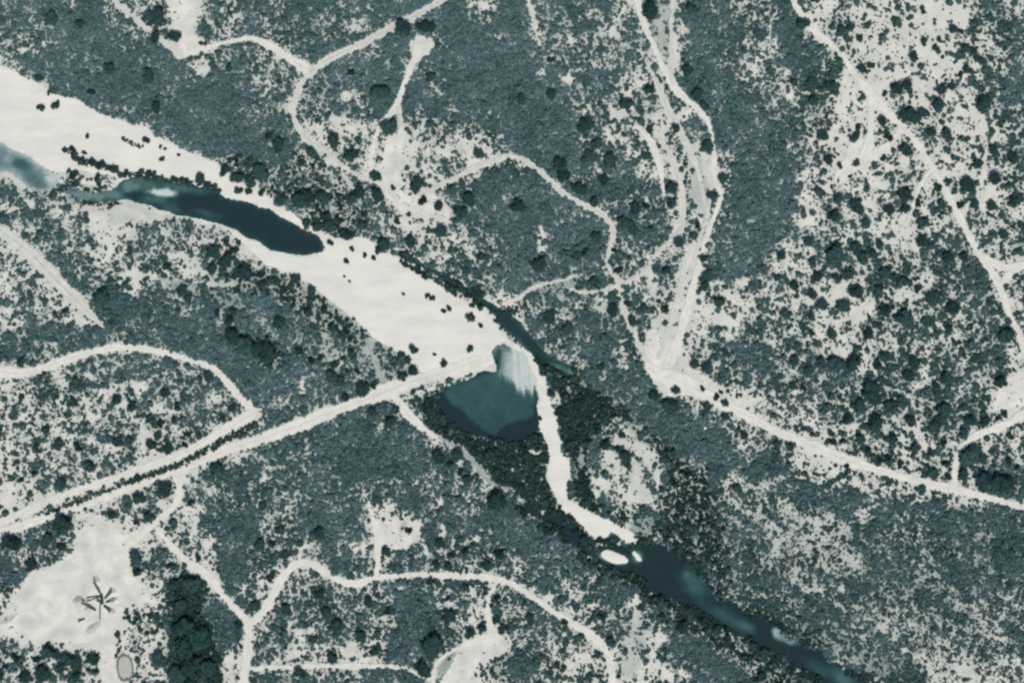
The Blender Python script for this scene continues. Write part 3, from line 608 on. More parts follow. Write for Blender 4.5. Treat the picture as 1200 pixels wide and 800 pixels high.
# dark trees crowd the banks of the lower river and the side channel, in broken runs
for k_, w_ in ((4, 9), (2, 5)):
    d = SD_WATER[k_] + (N_FINE - 0.5) * 6
    T_ZONE = np.maximum(T_ZONE, (1 - sstep(w_ - 3, w_, d)) * sstep(0.36, 0.58, N_MID) * (SD_SHEETS[0] > 1))
C = np.maximum(C, T_ZONE * (0.96 + (N_FINE - 0.5) * 0.12))
for (sx_, sy_, rx, ry) in SPOTS:
    d = np.hypot((PX - sx_) / rx, (PY - sy_) / ry) + (N_FINE - 0.5) * 0.9
    C = C * (0.13 + 0.87 * sstep(0.55, 1.25, d))
H_ZONE = np.zeros((NY, NX))
for pts, w in HEDGES:
    d = line_raster([(a, b, w) for a, b in pts])
    H_ZONE = np.maximum(H_ZONE, 1 - sstep(-1.5, 1.5, d))
C = np.clip(C, 0, 0.985)
LITTER_F = sstep(0.25, 0.85, C) * 0.92 * sstep(0, 5, D_BARE)
SILT_F = np.zeros((NY, NX))
for (sx_, sy_, rx, ry, an, st) in SILT:
    ca, sa = math.cos(math.radians(an)), math.sin(math.radians(an))
    u, v = (PX - sx_) * ca + (PY - sy_) * sa, -(PX - sx_) * sa + (PY - sy_) * ca
    d = np.hypot(u / rx, v / ry) + (N_FINE - 0.5) * 0.5
    SILT_F = np.maximum(SILT_F, st * (1 - sstep(0.6, 1.2, d)))
C = C * (1 - 0.55 * sstep(0.5, 0.9, SILT_F))
# tone: 0 grey-blue thorn scrub, 1 dark green
TONE = 0.66 - 0.52 * sstep(0.62, 0.97, C) + (N_MID - 0.5) * 0.55 + (N_BIG - 0.5) * 0.25
TONE += 0.10 * sstep(880, 960, PX) * (1 - sstep(560, 600, PY))
TONE += 0.16 * BR
SIZE = 1.0 - 0.22 * BR - 0.12 * (1 - sstep(560, 620, PX)) * (1 - sstep(200, 320, PY)) + 0.10 * sstep(900, 960, PX) * (1 - sstep(540, 600, PY))

# ------------------------------------------------------------------ mesh helpers
def new_obj(name, me, mat=None, parent=None):
    o = bpy.data.objects.new(name, me)
    COL.objects.link(o)
    if mat is not None and me is not None and not me.materials:
        me.materials.append(mat)
    if parent is not None:
        o.parent = parent
    return o

def tag(o, label=None, cat=None, group=None, kind=None):
    if label: o['label'] = label
    if cat: o['category'] = cat
    if group: o['group'] = group
    if kind: o['kind'] = kind
    return o

def set_attr(me, name, vals):
    a = me.attributes.new(name, 'FLOAT', 'POINT')
    a.data.foreach_set('value', np.asarray(vals, np.float32))

def shade_smooth(me):
    me.polygons.foreach_set('use_smooth', [True] * len(me.polygons))

def sheet_mesh(name, poly, step, zfun):
    """a triangulated sheet with an exact outline and interior points, draped by zfun(px, py)"""
    n = len(poly)
    x0, x1, y0, y1 = poly[:, 0].min(), poly[:, 0].max(), poly[:, 1].min(), poly[:, 1].max()
    ix, iy = np.meshgrid(np.arange(x0, x1, step), np.arange(y0, y1, step))
    ix = ix + (np.arange(ix.shape[0]) % 2)[:, None] * step * 0.5
    ix, iy = ix.ravel(), iy.ravel()
    ins = signed_dist(poly, ix, iy) < -0.6 * step
    pts = [Vector((a, b)) for a, b in poly] + [Vector((a, b)) for a, b in zip(ix[ins], iy[ins])]
    r = delaunay_2d_cdt(pts, [(i, (i + 1) % n) for i in range(n)], [], 1, 1e-4)
    v = np.array([(p.x, p.y) for p in r[0]])
    z = zfun(v[:, 0], v[:, 1])
    me = bpy.data.meshes.new(name)
    faces = [tuple(reversed(f)) for f in r[2]]
    me.from_pydata(np.stack([wx(v[:, 0]), wy(v[:, 1]), z], 1).tolist(), [], faces)
    me.update()
    if len(me.polygons) and me.polygons[0].normal.z < 0:
        me.flip_normals()
    shade_smooth(me)
    return me, v

# ------------------------------------------------------------------ ground
def build_ground():
    far = 9000.0
    step = 2.5
    xs = np.r_[-far, -3000, -1200, np.arange(X0 + 5, X1 - 4, step), 2400, 4200, far + 1200]
    ys = np.r_[-far, -3000, -1200, np.arange(Y0 + 5, Y1 - 4, step), 2000, 3800, far + 800]
    gx_, gy_ = np.meshgrid(xs, ys)
    z = hz(gx_, gy_)
    out = (gx_ < X0) | (gx_ > X1) | (gy_ < Y0) | (gy_ > Y1)
    z[out] *= 0.3
    nx, ny = len(xs), len(ys)
    v = np.stack([wx(gx_).ravel(), wy(gy_).ravel(), z.ravel()], 1)
    idx = np.arange(nx * ny).reshape(ny, nx)
    f = np.stack([idx[1:, :-1], idx[1:, 1:], idx[:-1, 1:], idx[:-1, :-1]], -1).reshape(-1, 4)
    me = bpy.data.meshes.new('ground')
    me.from_pydata(v.tolist(), [], f.tolist())
    lit = sample(LITTER_F, gx_, gy_)
    lit[out] = 0.8
    sil = sample(SILT_F, gx_, gy_)
    sil[out] = 0.35
    set_attr(me, 'litter', lit.ravel())
    set_attr(me, 'silt', sil.ravel())
    shade_smooth(me)
    o = new_obj('ground', me, M_GROUND)
    tag(o, 'pale sandy scrubland soil showing between the bushes', kind='structure')
build_ground()

for i, (name, mk, poly, label) in enumerate(SHEETS):
    me, v = sheet_mesh(name, SHEET_P[i], 6.0, lambda a, b: hz(a, b) + 0.09 + 0.008 * i)
    o = new_obj(name, me, M_SAND if mk == 'S' else M_YARD)
    tag(o, label, kind='structure')

for i, (name, mk, pts, label) in enumerate(TRACKS):
    p = TRACK_P[i]
    q = np.gradient(p[:, :2], axis=0)
    nrm = np.stack([-q[:, 1], q[:, 0]], 1) / (np.hypot(q[:, 0], q[:, 1])[:, None] + 1e-9)
    K = 7
    r = np.random.default_rng(700 + i)
    jl, jr = r.normal(size=len(p)) * 0.5, r.normal(size=len(p)) * 0.5
    cols = []
    for k in range(K):
        s = k / (K - 1) - 0.5
        off = s * p[:, 2] + (jl if k == 0 else jr if k == K - 1 else 0)
        cols.append(p[:, :2] + nrm * np.reshape(off, (-1, 1)))
    v = np.stack(cols, 1).reshape(-1, 2)
    z = hz(v[:, 0], v[:, 1]) + 0.24 + 0.012 * i
    idx = np.arange(len(v)).reshape(len(p), K)
    f = np.stack([idx[:-1, :-1], idx[:-1, 1:], idx[1:, 1:], idx[1:, :-1]], -1).reshape(-1, 4)
    me = bpy.data.meshes.new(name)
    me.from_pydata(np.stack([wx(v[:, 0]), wy(v[:, 1]), z], 1).tolist(), [], f.tolist())
    me.update()
    if me.polygons[len(me.polygons) // 2].normal.z < 0:
        me.flip_normals()
    uv = me.uv_layers.new(name='UVMap')
    li = np.empty(len(me.loops), np.int32)
    me.loops.foreach_get('vertex_index', li)
    uu = (li % K) / (K - 1)
    vv = (li // K) * 0.2
    uv.data.foreach_set('uv', np.stack([uu, vv], 1).astype(np.float32).ravel())
    shade_smooth(me)
    o = new_obj(name, me, {'T': M_TRACK, 'R': M_RUT, 'F': M_FAINT}[mk])
    tag(o, label, kind='structure')

for i, (name, poly, soft, deepest, blobs, label) in enumerate(WATERS):
    lvl = -2.38 if i < 5 else None
    if lvl is None:
        lvl = 0.05
    me, v = sheet_mesh(name, WATER_P[i], 2.2, lambda a, b: np.full(np.shape(a), lvl + 0.0))
    sd = -signed_dist(WATER_P[i], v[:, 0], v[:, 1])
    nz = sample(N_FINE, v[:, 0], v[:, 1]) - 0.5
    e0 = (0.25, 0.62, 0.75, 0.9, 0.85, 0.3)[i]
    d = deepest * (e0 + (1 - e0) * sstep(-0.3, 1.0, (sd + nz * 2.0) / soft) ** 0.7)
    for (bx, by, rx, ry, an, target, sf) in blobs:
        ca, sa = math.cos(math.radians(an)), math.sin(math.radians(an))
        u, w = (v[:, 0] - bx) * ca + (v[:, 1] - by) * sa, -(v[:, 0] - bx) * sa + (v[:, 1] - by) * ca
        e = np.hypot(u / rx, w / ry) + nz * 0.35
        k = 1 - sstep(1 - sf, 1 + sf * 0.45, e)
        d = d * (1 - k) + target * k
    if i == 3:      # clouded teal water over the fan's toe, clear dark water round it
        teal = chaikin([(518,459),(529,450),(544,445),(556,442),(575,434),(600,430),(627,455),(629,476),(623,491),(608,494),(590,500),(580,509),(570,508),(556,496),(546,485),(533,476),(523,467)], 2)
        k = 1 - sstep(-3.5, 2.5, signed_dist(teal, v[:, 0], v[:, 1]) + nz * 3)
        d = 0.98 * (1 - k) + (0.63 + nz * 0.06 + 0.05 * sstep(470, 500, v[:, 1])) * k
    if i == 3:      # streaky sand fan washed into the pool from the crossing
        fx = v[:, 0] - (v[:, 1] - 405) * 0.06
        k = np.arange(570, 640)
        rs = np.random.default_rng(5)
        st = np.interp(fx, k, np.convolve(rs.normal(size=len(k)), np.ones(2) / 2, 'same'))
        st2 = np.interp(fx, k, np.convolve(rs.normal(size=len(k)), np.ones(5) / 5, 'same'))
        yb = 450 + 14 * sstep(590, 612, v[:, 0]) + 5 * st + 6 * st2
        fan = (1 - sstep(-10, 4, v[:, 1] - yb)) * sstep(581, 590, v[:, 0] + (v[:, 1] - 420) * 0.12)
        fan = np.clip(fan + 0.12 * st * fan, 0, 1)
        shade = 0.02 + 0.24 * (1 - sstep(588, 606, v[:, 0])) + 0.10 * np.clip(st, 0, 2) + 0.05 * np.clip(st2, 0, 2)
        d = d * (1 - fan) + np.clip(shade, 0, 0.5) * fan
        cre = (1 - sstep(3, 9, sd + 0.0)) * (1 - sstep(592, 604, v[:, 0])) * (1 - sstep(414, 424, v[:, 1]))
        d = d * (1 - cre) + 0.44 * cre
    set_attr(me, 'depth', np.clip(d, 0, 1))
    o = new_obj(name, me, M_WATER if i < 5 else M_SILTY)
    tag(o, label, kind='structure')

for k, (poly, label) in enumerate([
        ([(703,648),(709,644),(716,645),(724,648),(732,650),(738,655),(737,660),(729,661),(720,660),(711,657),(705,653)], 'larger pale sand islet in the dark lower river'),
        ([(740,645),(744,645),(748,649),(752,654),(752,659),(747,658),(744,653),(741,650)], 'smaller pale sand islet beside the sand bar tip')]):
    pp = ragged(poly, 0.5, 260 + k)
    me, v = sheet_mesh('sand_islet', pp, 2.0, lambda a, b: -2.41 + 0.30 * sstep(0, 4, -signed_dist(pp, a, b)))
    o = new_obj('sand_islet', me, M_SAND)
    tag(o, label, kind='structure')

# ------------------------------------------------------------------ plants
def ico(sub):
    bm = bmesh.new()
    bmesh.ops.create_icosphere(bm, subdivisions=sub, radius=1.0)
    v = np.array([q.co[:] for q in bm.verts])
    f = [[q.index for q in fc.verts] for fc in bm.faces]
    bm.free()
    return v, f
ICO1, ICO2 = ico(1), ico(2)

def crown_mesh(name, seed, lobes, leaves, leaf, tall, mat):
    """crown of unit radius: lumpy cores wrapped in many small leaf-spray faces; base at z = 0"""
    r = np.random.default_rng(seed)
    V, F = [], []
    cs = []
    for k in range(lobes):
        a = 2 * math.pi * (k + r.random() * 0.7) / max(1, lobes)
        d = 0.0 if lobes == 1 else (0.22 + 0.50 * r.random())
        rad = (0.80 if lobes == 1 else 0.32 + 0.34 * r.random())
        cs.append((math.cos(a) * d, math.sin(a) * d, tall * (0.42 + 0.22 * r.random()), rad))
    if lobes > 2:
        cs.append((0.1 * r.normal(), 0.1 * r.normal(), tall * 0.62, 0.5))
    n0 = 0
    for (cx, cy, cz, rad) in cs:
        v, f = ICO1 if lobes > 1 else ICO2
        s = rad * 0.86 * (1 + 0.22 * r.normal(size=(len(v), 1)))
        q = v * s * np.array([1, 1, tall * 0.55]) + np.array([cx, cy, cz])
        q[:, 2] = np.maximum(q[:, 2], 0.04)
        V.append(q)
        F += [[i + n0 for i in t] for t in f]
        n0 += len(v)
    for k in range(leaves):
        cx, cy, cz, rad = cs[r.integers(len(cs))]
        d = r.normal(size=3)
        d[2] = abs(d[2]) * 1.0 - 0.25
        d /= np.linalg.norm(d)
        p = np.array([cx, cy, cz]) + d * rad * (0.72 + 0.42 * r.random()) * np.array([1, 1, tall * 0.6])
        p[2] = max(0.06, p[2])
        nrm = d + r.normal(size=3) * 0.55
        nrm /= np.linalg.norm(nrm)
        a = np.cross(nrm, [0.3, 0.2, 0.9])
        a /= np.linalg.norm(a) + 1e-9
        b = np.cross(nrm, a)
        s = leaf * (0.6 + 0.8 * r.random())
        w = s * (0.55 + 0.4 * r.random())
        th = r.random() * 6.28
        a, b = a * math.cos(th) + b * math.sin(th), b * math.cos(th) - a * math.sin(th)
        q = np.stack([p - a * s - b * w * 0.3, p - b * w, p + a * s + b * w * 0.2, p + b * w * 0.9 + nrm * s * 0.3])
        V.append(q)
        F.append([n0, n0 + 1, n0 + 2, n0 + 3])
        n0 += 4
    me = bpy.data.meshes.new(name)
    me.from_pydata(np.vstack(V).tolist(), [], F)
    me.materials.append(mat)
    return me

def trunk_mesh(seed):
    """tapered trunk with four limbs forking into the crown; unit crown radius, height 1"""
    r = np.random.default_rng(seed)
    bm = bmesh.new()
    def limb(p, q, ra, rb, n=6):
        p, q = Vector(p), Vector(q)
        ax = (q - p).normalized()
        u = ax.orthogonal().normalized()
        w = ax.cross(u)
        ra_ = [bm.verts.new(p + (u * math.cos(t) + w * math.sin(t)) * ra) for t in np.linspace(0, 2 * math.pi, n, endpoint=False)]
        rb_ = [bm.verts.new(q + (u * math.cos(t) + w * math.sin(t)) * rb) for t in np.linspace(0, 2 * math.pi, n, endpoint=False)]
        for k in range(n):
            bm.faces.new((ra_[k], ra_[(k + 1) % n], rb_[(k + 1) % n], rb_[k]))
        bm.faces.new(rb_)
    top = (0.04 * r.normal(), 0.04 * r.normal(), 0.5)
    limb((0, 0, -0.12), top, 0.10, 0.065)
    for k in range(4):
        a = 2 * math.pi * (k + 0.5 * r.random()) / 4
        limb((top[0] * 0.9, top[1] * 0.9, 0.42), (math.cos(a) * 0.42, math.sin(a) * 0.42, 0.85 + 0.15 * r.random()), 0.05, 0.018, 5)
    me = bpy.data.meshes.new('trunk')
    bm.to_mesh(me)
    bm.free()
    me.materials.append(M_BARK)
    return me

TREE_CROWNS = [crown_mesh('crown', 900 + k, 3 + k % 4, 210, 0.17, 1.0, M_TREE) for k in range(8)]
TRUNKS = [trunk_mesh(950 + k) for k in range(4)]
BUSH_CROWNS = [crown_mesh('bush', 970 + k, 2 + k % 3, 110, 0.24, 0.9, M_TREE) for k in range(5)]

def proto_collection(name, meshes):
    c = bpy.data.collections.new(name)
    for k, me in enumerate(meshes):
        c.objects.link(bpy.data.objects.new(name + '_sprig', me))
    return c

SCRUB_PROTO = proto_collection('scrub_plants', [crown_mesh('scrub_plant', 20 + k, 1 + k % 3, 46, 0.30, 0.6, M_SCRUB) for k in range(8)])
THICK_PROTO = proto_collection('thicket_plants', [crown_mesh('thicket_plant', 60 + k, 2 + k % 3, 80, 0.24, 0.9, M_THICKET) for k in range(6)])

def scatter_group(name, coll):
    g = bpy.data.node_groups.new(name, 'GeometryNodeTree')
    g.interface.new_socket('Geometry', in_out='INPUT', socket_type='NodeSocketGeometry')
    g.interface.new_socket('Geometry', in_out='OUTPUT', socket_type='NodeSocketGeometry')
    gi, go = g.nodes.new('NodeGroupInput'), g.nodes.new('NodeGroupOutput')
    ci = g.nodes.new('GeometryNodeCollectionInfo')
    ci.inputs['Collection'].default_value = coll
    ci.inputs['Separate Children'].default_value = True
    ci.inputs['Reset Children'].default_value = True
    ip = g.nodes.new('GeometryNodeInstanceOnPoints')
    ip.inputs['Pick Instance'].default_value = True
    def na(nm, tp):
        n = g.nodes.new('GeometryNodeInputNamedAttribute')
        n.data_type = tp
        n.inputs['Name'].default_value = nm
        return n.outputs['Attribute']
    g.links.new(gi.outputs[0], ip.inputs['Points'])
    g.links.new(ci.outputs[0], ip.inputs['Instance'])
    g.links.new(na('pick', 'INT'), ip.inputs['Instance Index'])
    cx = g.nodes.new('ShaderNodeCombineXYZ')
    g.links.new(na('turn', 'FLOAT'), cx.inputs['Z'])
    g.links.new(cx.outputs[0], ip.inputs['Rotation'])
    g.links.new(na('size', 'FLOAT_VECTOR'), ip.inputs['Scale'])
    g.links.new(ip.outputs[0], go.inputs[0])
    return g

def scatter(name, coll, n_kind, px, py, rad, tone, label, cat, tall=1.0, seed=1):
    r = np.random.default_rng(seed)
    n = len(px)
    me = bpy.data.meshes.new(name)
    z = hz(px, py) - 0.05
    co = np.stack([wx(px), wy(py), z], 1)
    me.vertices.add(n)
    me.vertices.foreach_set('co', co.astype(np.float32).ravel())
    a = me.attributes.new('pick', 'INT', 'POINT')
    a.data.foreach_set('value', r.integers(0, n_kind, n).astype(np.int32))
    set_attr(me, 'turn', r.random(n) * 6.283)
    set_attr(me, 'tone', np.clip(tone, 0, 1))
    a = me.attributes.new('size', 'FLOAT_VECTOR', 'POINT')
    sx = rad * (0.85 + 0.3 * r.random(n))
    sy = rad * (0.85 + 0.3 * r.random(n))
    sz = rad * tall * (0.8 + 0.4 * r.random(n))
    a.data.foreach_set('vector', np.stack([sx, sy, sz], 1).astype(np.float32).ravel())
    o = new_obj(name, me)
    md = o.modifiers.new('plants', 'NODES')
    md.node_group = scatter_group(name, coll)
    tag(o, label, cat, kind='stuff')
    return o

def sow(cover, classes, seed, bare=None):
    bare = D_BARE if bare is None else bare
    """Poisson plants for a wanted ground cover; classes: (radius, share)"""
    r = np.random.default_rng(seed)
    out = []
    lam_all = -np.log(1 - np.clip(cover, 0, 0.985))
    for rad, share in classes:
        rr = rad * SIZE
        lam = lam_all * share / (math.pi * (rr * 0.86) ** 2) * CELL * CELL
        k = r.poisson(lam)
        j, i = np.nonzero(k)
        rep = k[j, i]
        j, i = np.repeat(j, rep), np.repeat(i, rep)
        x = gx[i] + (r.random(len(i)) - 0.5) * CELL
        y = gy[j] + (r.random(len(i)) - 0.5) * CELL
        s = sample(SIZE, x, y) * rad * np.exp(r.normal(size=len(i)) * 0.22)
        keep = sample(bare, x, y) > 0.45 * s + 0.5 * r.normal(size=len(i))
        out.append(np.stack([x[keep], y[keep], s[keep]], 1))
    return np.vstack(out)

edge = np.minimum(np.minimum(PX - X0, X1 - PX), np.minimum(PY - Y0, Y1 - PY))
inframe = sstep(6, 90, edge + (N_MID - 0.5) * 40)
CS = C * inframe * (1 - 0.9 * T_ZONE)
CHAN = np.minimum.reduce([SD_WATER[k] + (3.0 if k == 2 else 1.6 if k in (3, 4) else 0.6) for k in range(6)])
D_SCRUB = np.minimum(np.minimum(D_TRACK, CHAN), np.minimum.reduce(SD_SHEETS))
pts = sow(CS, [(0.6, 0.05), (0.9, 0.12), (1.4, 0.26), (2.3, 0.34), (3.5, 0.23)], 41, D_SCRUB)
tn = sample(TONE, pts[:, 0], pts[:, 1]) + rng.normal(size=len(pts)) * 0.12 + 0.06 * (pts[:, 2] - 2.0)
scatter('scrub', SCRUB_PROTO, 8, pts[:, 0], pts[:, 1], pts[:, 2], tn, 'grey-blue thorn scrub covering the land in clumps', 'scrub', seed=3)
n_scrub = len(pts)

CT = np.clip(np.maximum(C * T_ZONE, 0), 0, 0.982) * inframe
SAVE = D_BARE
pts = sow(CT, [(1.4, 0.30), (2.4, 0.45), (3.6, 0.25)], 43, np.minimum(np.minimum(D_TRACK, D_WATER + 3.4), np.minimum.reduce(SD_SHEETS) + 1.0))
tn = 0.80 + (sample(N_FINE, pts[:, 0], pts[:, 1]) - 0.5) * 0.7 + rng.normal(size=len(pts)) * 0.22
scatter('riverside_thicket', THICK_PROTO, 6, pts[:, 0], pts[:, 1], pts[:, 2], tn, 'dark green thicket along the river banks', 'thicket', seed=4, tall=1.2)
n_th = len(pts)
D_BARE = np.full((NY, NX), 60.0)      # hedge lines may stand on the sand
pts = sow(H_ZONE * 0.86, [(1.3, 0.5), (2.0, 0.5)], 44)
tn = 0.75 + rng.normal(size=len(pts)) * 0.2
scatter('hedge_bushes', THICK_PROTO, 6, pts[:, 0], pts[:, 1], pts[:, 2], tn, 'lines of dark low bushes beside tracks, pens and sand', 'bushes', seed=5)
D_BARE = SAVE
# stray seedlings on sand and clearings
r_ = np.random.default_rng(77)
x, y = r_.random(26000) * 1300 - 50, r_.random(26000) * 900 - 50
ok = (np.minimum.reduce([SD_SHEETS[k] for k in range(3, len(SHEETS))])[np.clip(((y - Y0) / CELL).astype(int), 0, NY - 1), np.clip(((x - X0) / CELL).astype(int), 0, NX - 1)] < 0) & (sample(D_TRACK, x, y) > 1) & (sample(D_WATER, x, y) > 0.5) & (sample(N_FINE, x, y) > 0.62)
ok &= ~((x > 20) & (x < 150) & (y > 640) & (y < 750))
scatter('seedlings', SCRUB_PROTO, 8, x[ok], y[ok], 0.5 + r_.random(ok.sum()) * 0.7, 0.5 + r_.normal(size=ok.sum()) * 0.2, 'tiny stray bushes on the bare clearings', 'seedlings', seed=6)

# single trees and bushes
PLACES = [
 (60,60,'in the scrub above the river sand, upper left corner'),(190,40,'round the upper left clearing'),(180,130,'in dense scrub north of the river'),(80,125,'alone on the upper river sand'),(190,178,'on the sand rim below dense scrub'),
 (100,190,'in the curved row on the river sand'),(120,212,'at the damp sand flat'),(200,208,'along the top bank of the dark pool'),(285,212,'on the pool bank by the sand tip'),(350,165,'beside the rutted curving track'),(480,30,'beside the track at the top edge'),
 (440,120,'near the lone-tree fork'),(370,245,'in the dark belt above the dark pool'),(400,275,'by the eastern tip of the dark pool'),(480,230,'round the bare sandy hub'),(450,285,'above the white sand bank'),(545,240,'in scrub beside the winding track'),(420,310,'dotted on the upper white sand'),(520,355,'along the channel side of the white sand'),
 (490,425,'by the crossing on the white sand'),(540,290,'in scrub above the side channel'),(610,115,'in the dense block, top middle'),(690,180,'in scrub west of the rutted wash'),(770,100,'along the main upper track'),(820,130,'inside the main track bend'),
 (640,220,'in the middle scrub above the winding track'),(745,260,'east of the winding track bend'),(690,290,'in the loop of the winding track'),(790,240,'along the pale rutted wash'),(830,230,'beside the main track below its bend'),(830,330,'right of the sandy wash'),(660,370,'in scrub beside the side channel'),(740,360,'between winding track and wash'),
 (945,60,'in dense scrub left of the slanting track'),(1000,50,'close to the slanting track top'),(1100,60,'on the open upper right slope'),(1090,125,'in clumps mid upper right slope'),(1165,150,'by the upper right dense edge'),(1010,165,'round the bare triangle'),(960,140,'left of the bare triangle'),(1075,175,'beside the slanting track middle'),
 (980,240,'in open scrub below the bare triangle'),(1055,245,'by the thin right spur'),(1140,230,'right of the slanting track'),(1185,270,'near the right edge forks'),(990,300,'in the clumpy middle right'),(1080,300,'left of the road triangle'),(945,340,'in open scrub, centre right'),(1010,360,'in large clumps, centre right'),(1100,370,'left of the lower slanting track'),(1180,395,'at the foot of the slanting track'),
 (260,300,'on the lower bank of the dark pool'),(270,360,'on the greyish flat below the pool'),(110,350,'beside the broad sandy cutting'),(330,345,'on the thicket bank under white sand'),(380,390,'on the slope above the graded road'),(300,408,'in the dark clump left of the crossing'),(410,440,'on the bank beside the graded road'),(470,430,'at the corner of sand and road'),
 (30,440,'at the left end of the looping track'),(80,520,'in the left scrub block'),(190,490,'in the right scrub block corner'),(150,480,'in the middle of the looped block'),(180,575,'just below the graded road'),(255,550,'below the road near its spur'),(440,485,'below the road by the bank track'),(540,545,'along the greyish path below the pool'),(585,588,'below the plunge pool thicket'),
 (640,460,'beside the narrow sand strip'),(700,480,'in the thicket east of the strip'),(725,520,'on the flood bar'),(775,470,'below the wide junction'),(825,440,'right of the wide junction'),(850,480,'along the start of the right road'),(705,429,'in scrub left of the junction'),
 (960,430,'in the clumps above the right road'),(1030,425,'in the row of clumps, right middle'),(1080,440,'in the right scrub block'),(1035,480,'in the heart of the right block'),(980,515,'just above the right road'),(920,520,'just below the right road'),(1050,525,'above the right road middle'),(1105,500,'left of the joining track'),(1110,550,'at the joining track corner'),(1150,490,'above the joining track'),(1160,550,'right of the joining track'),
 (155,660,'at the rim of the works yard'),(60,630,'between road and works yard'),(165,610,'by the spur to the yard'),(215,645,'on the slope above the grove'),(225,690,'at the head of the dark grove'),(225,760,'in the dark grove'),(80,775,'in the clump below the works yard'),(20,780,'at the lower left corner'),(185,770,'between pond and grove'),(280,740,'beside the grove track'),
 (320,640,'left of the winding lower track'),(330,705,'inside the lower track bend'),(390,740,'above the thin straight track'),(460,640,'near the small spur clearing'),(440,715,'below the lower winding track'),(525,650,'above the lower winding track'),(515,700,'below the straight lower track'),(500,770,'left of the bottom clearing'),(575,720,'by the bottom clearing spur'),
 (690,630,'on the white sand bar rim'),(640,740,'left of the descending lower track'),(700,750,'right of the descending lower track'),(790,720,'on the lower river bank'),(875,765,'in the bank wood, bottom right'),
]
plants = {}
for (px, py, rd) in TREES:
    k = min(range(len(PLACES)), key=lambda q: (PLACES[q][0] - px) ** 2 + (PLACES[q][1] - py) ** 2)
    big = rd > 5.1
    plants.setdefault((k, big), []).append((px, py, rd))

def ordinal(n):
    return str(n) + ({1: 'st', 2: 'nd', 3: 'rd'}.get(n % 10, 'th') if n % 100 not in (11, 12, 13) else 'th')

n_tree = n_bush = 0
for (k, big), lst in plants.items():
    lst.sort()
    what = ('dark tree ' if big else 'small dark bush ')
    for q, (px, py, rd) in enumerate(lst):
        n = len(lst)
        where = PLACES[k][2]
        if n == 1:
            label = what + where
        elif n == 2:
            label = what + where + (', leftmost of two' if q == 0 else ', rightmost of two')
        else:
            label = what + where + (', leftmost' if q == 0 else ', rightmost' if q == n - 1 else ', ' + ordinal(q + 1) + ' from left')
        z = float(hz(px, py))
        loc = (px - 600, 400 - py, z - 0.02)
        if big:
            h = 2.2 + rd * 0.85
            root = bpy.data.objects.new('tree', None)
            COL.objects.link(root)
            root.location = loc
            root.empty_display_size = 0.5
            root.rotation_euler = (0, 0, random.random() * 6.28)
            t = new_obj('trunk', TRUNKS[n_tree % len(TRUNKS)], None, root)
            t.scale = (rd * 0.8, rd * 0.8, h * 0.62)
            c = new_obj('crown', TREE_CROWNS[random.randrange(len(TREE_CROWNS))], None, root)
            c.scale = (rd * random.uniform(0.9, 1.25), rd * random.uniform(0.9, 1.25), h * 0.62)
            c.location = (0, 0, h * 0.28)
            tag(root, label, 'tree', 'single dark trees among the scrub')
            n_tree += 1
        else:
            o = new_obj('bush', BUSH_CROWNS[random.randrange(len(BUSH_CROWNS))])
            o.location = loc
            o.rotation_euler = (0, 0, random.random() * 6.28)
            o.scale = (rd * random.uniform(0.98, 1.2), rd * random.uniform(0.98, 1.2), rd * 1.1)
            tag(o, label, 'bush', 'single dark bushes')
            n_bush += 1

# ------------------------------------------------------------------ gravel works in the yard
def bm_box(bm, c, size, rot=None):
    m = Matrix.Translation(Vector(c)) @ (rot.to_4x4() if rot is not None else Matrix.Identity(4)) @ Matrix.Diagonal((*size, 1))
    bmesh.ops.create_cube(bm, size=1.0, matrix=m)

def bm_bar(bm, p, q, w):
    p, q = Vector(p), Vector(q)
    d = q - p
    rot = d.to_track_quat('X', 'Z').to_matrix()
    bm_box(bm, (p + q) / 2, (d.length, w, w), rot)

def bm_obj(name, bm, mat, parent=None):
    me = bpy.data.meshes.new(name)
    bm.to_mesh(me)
    bm.free()
    return new_obj(name, me, mat, parent)

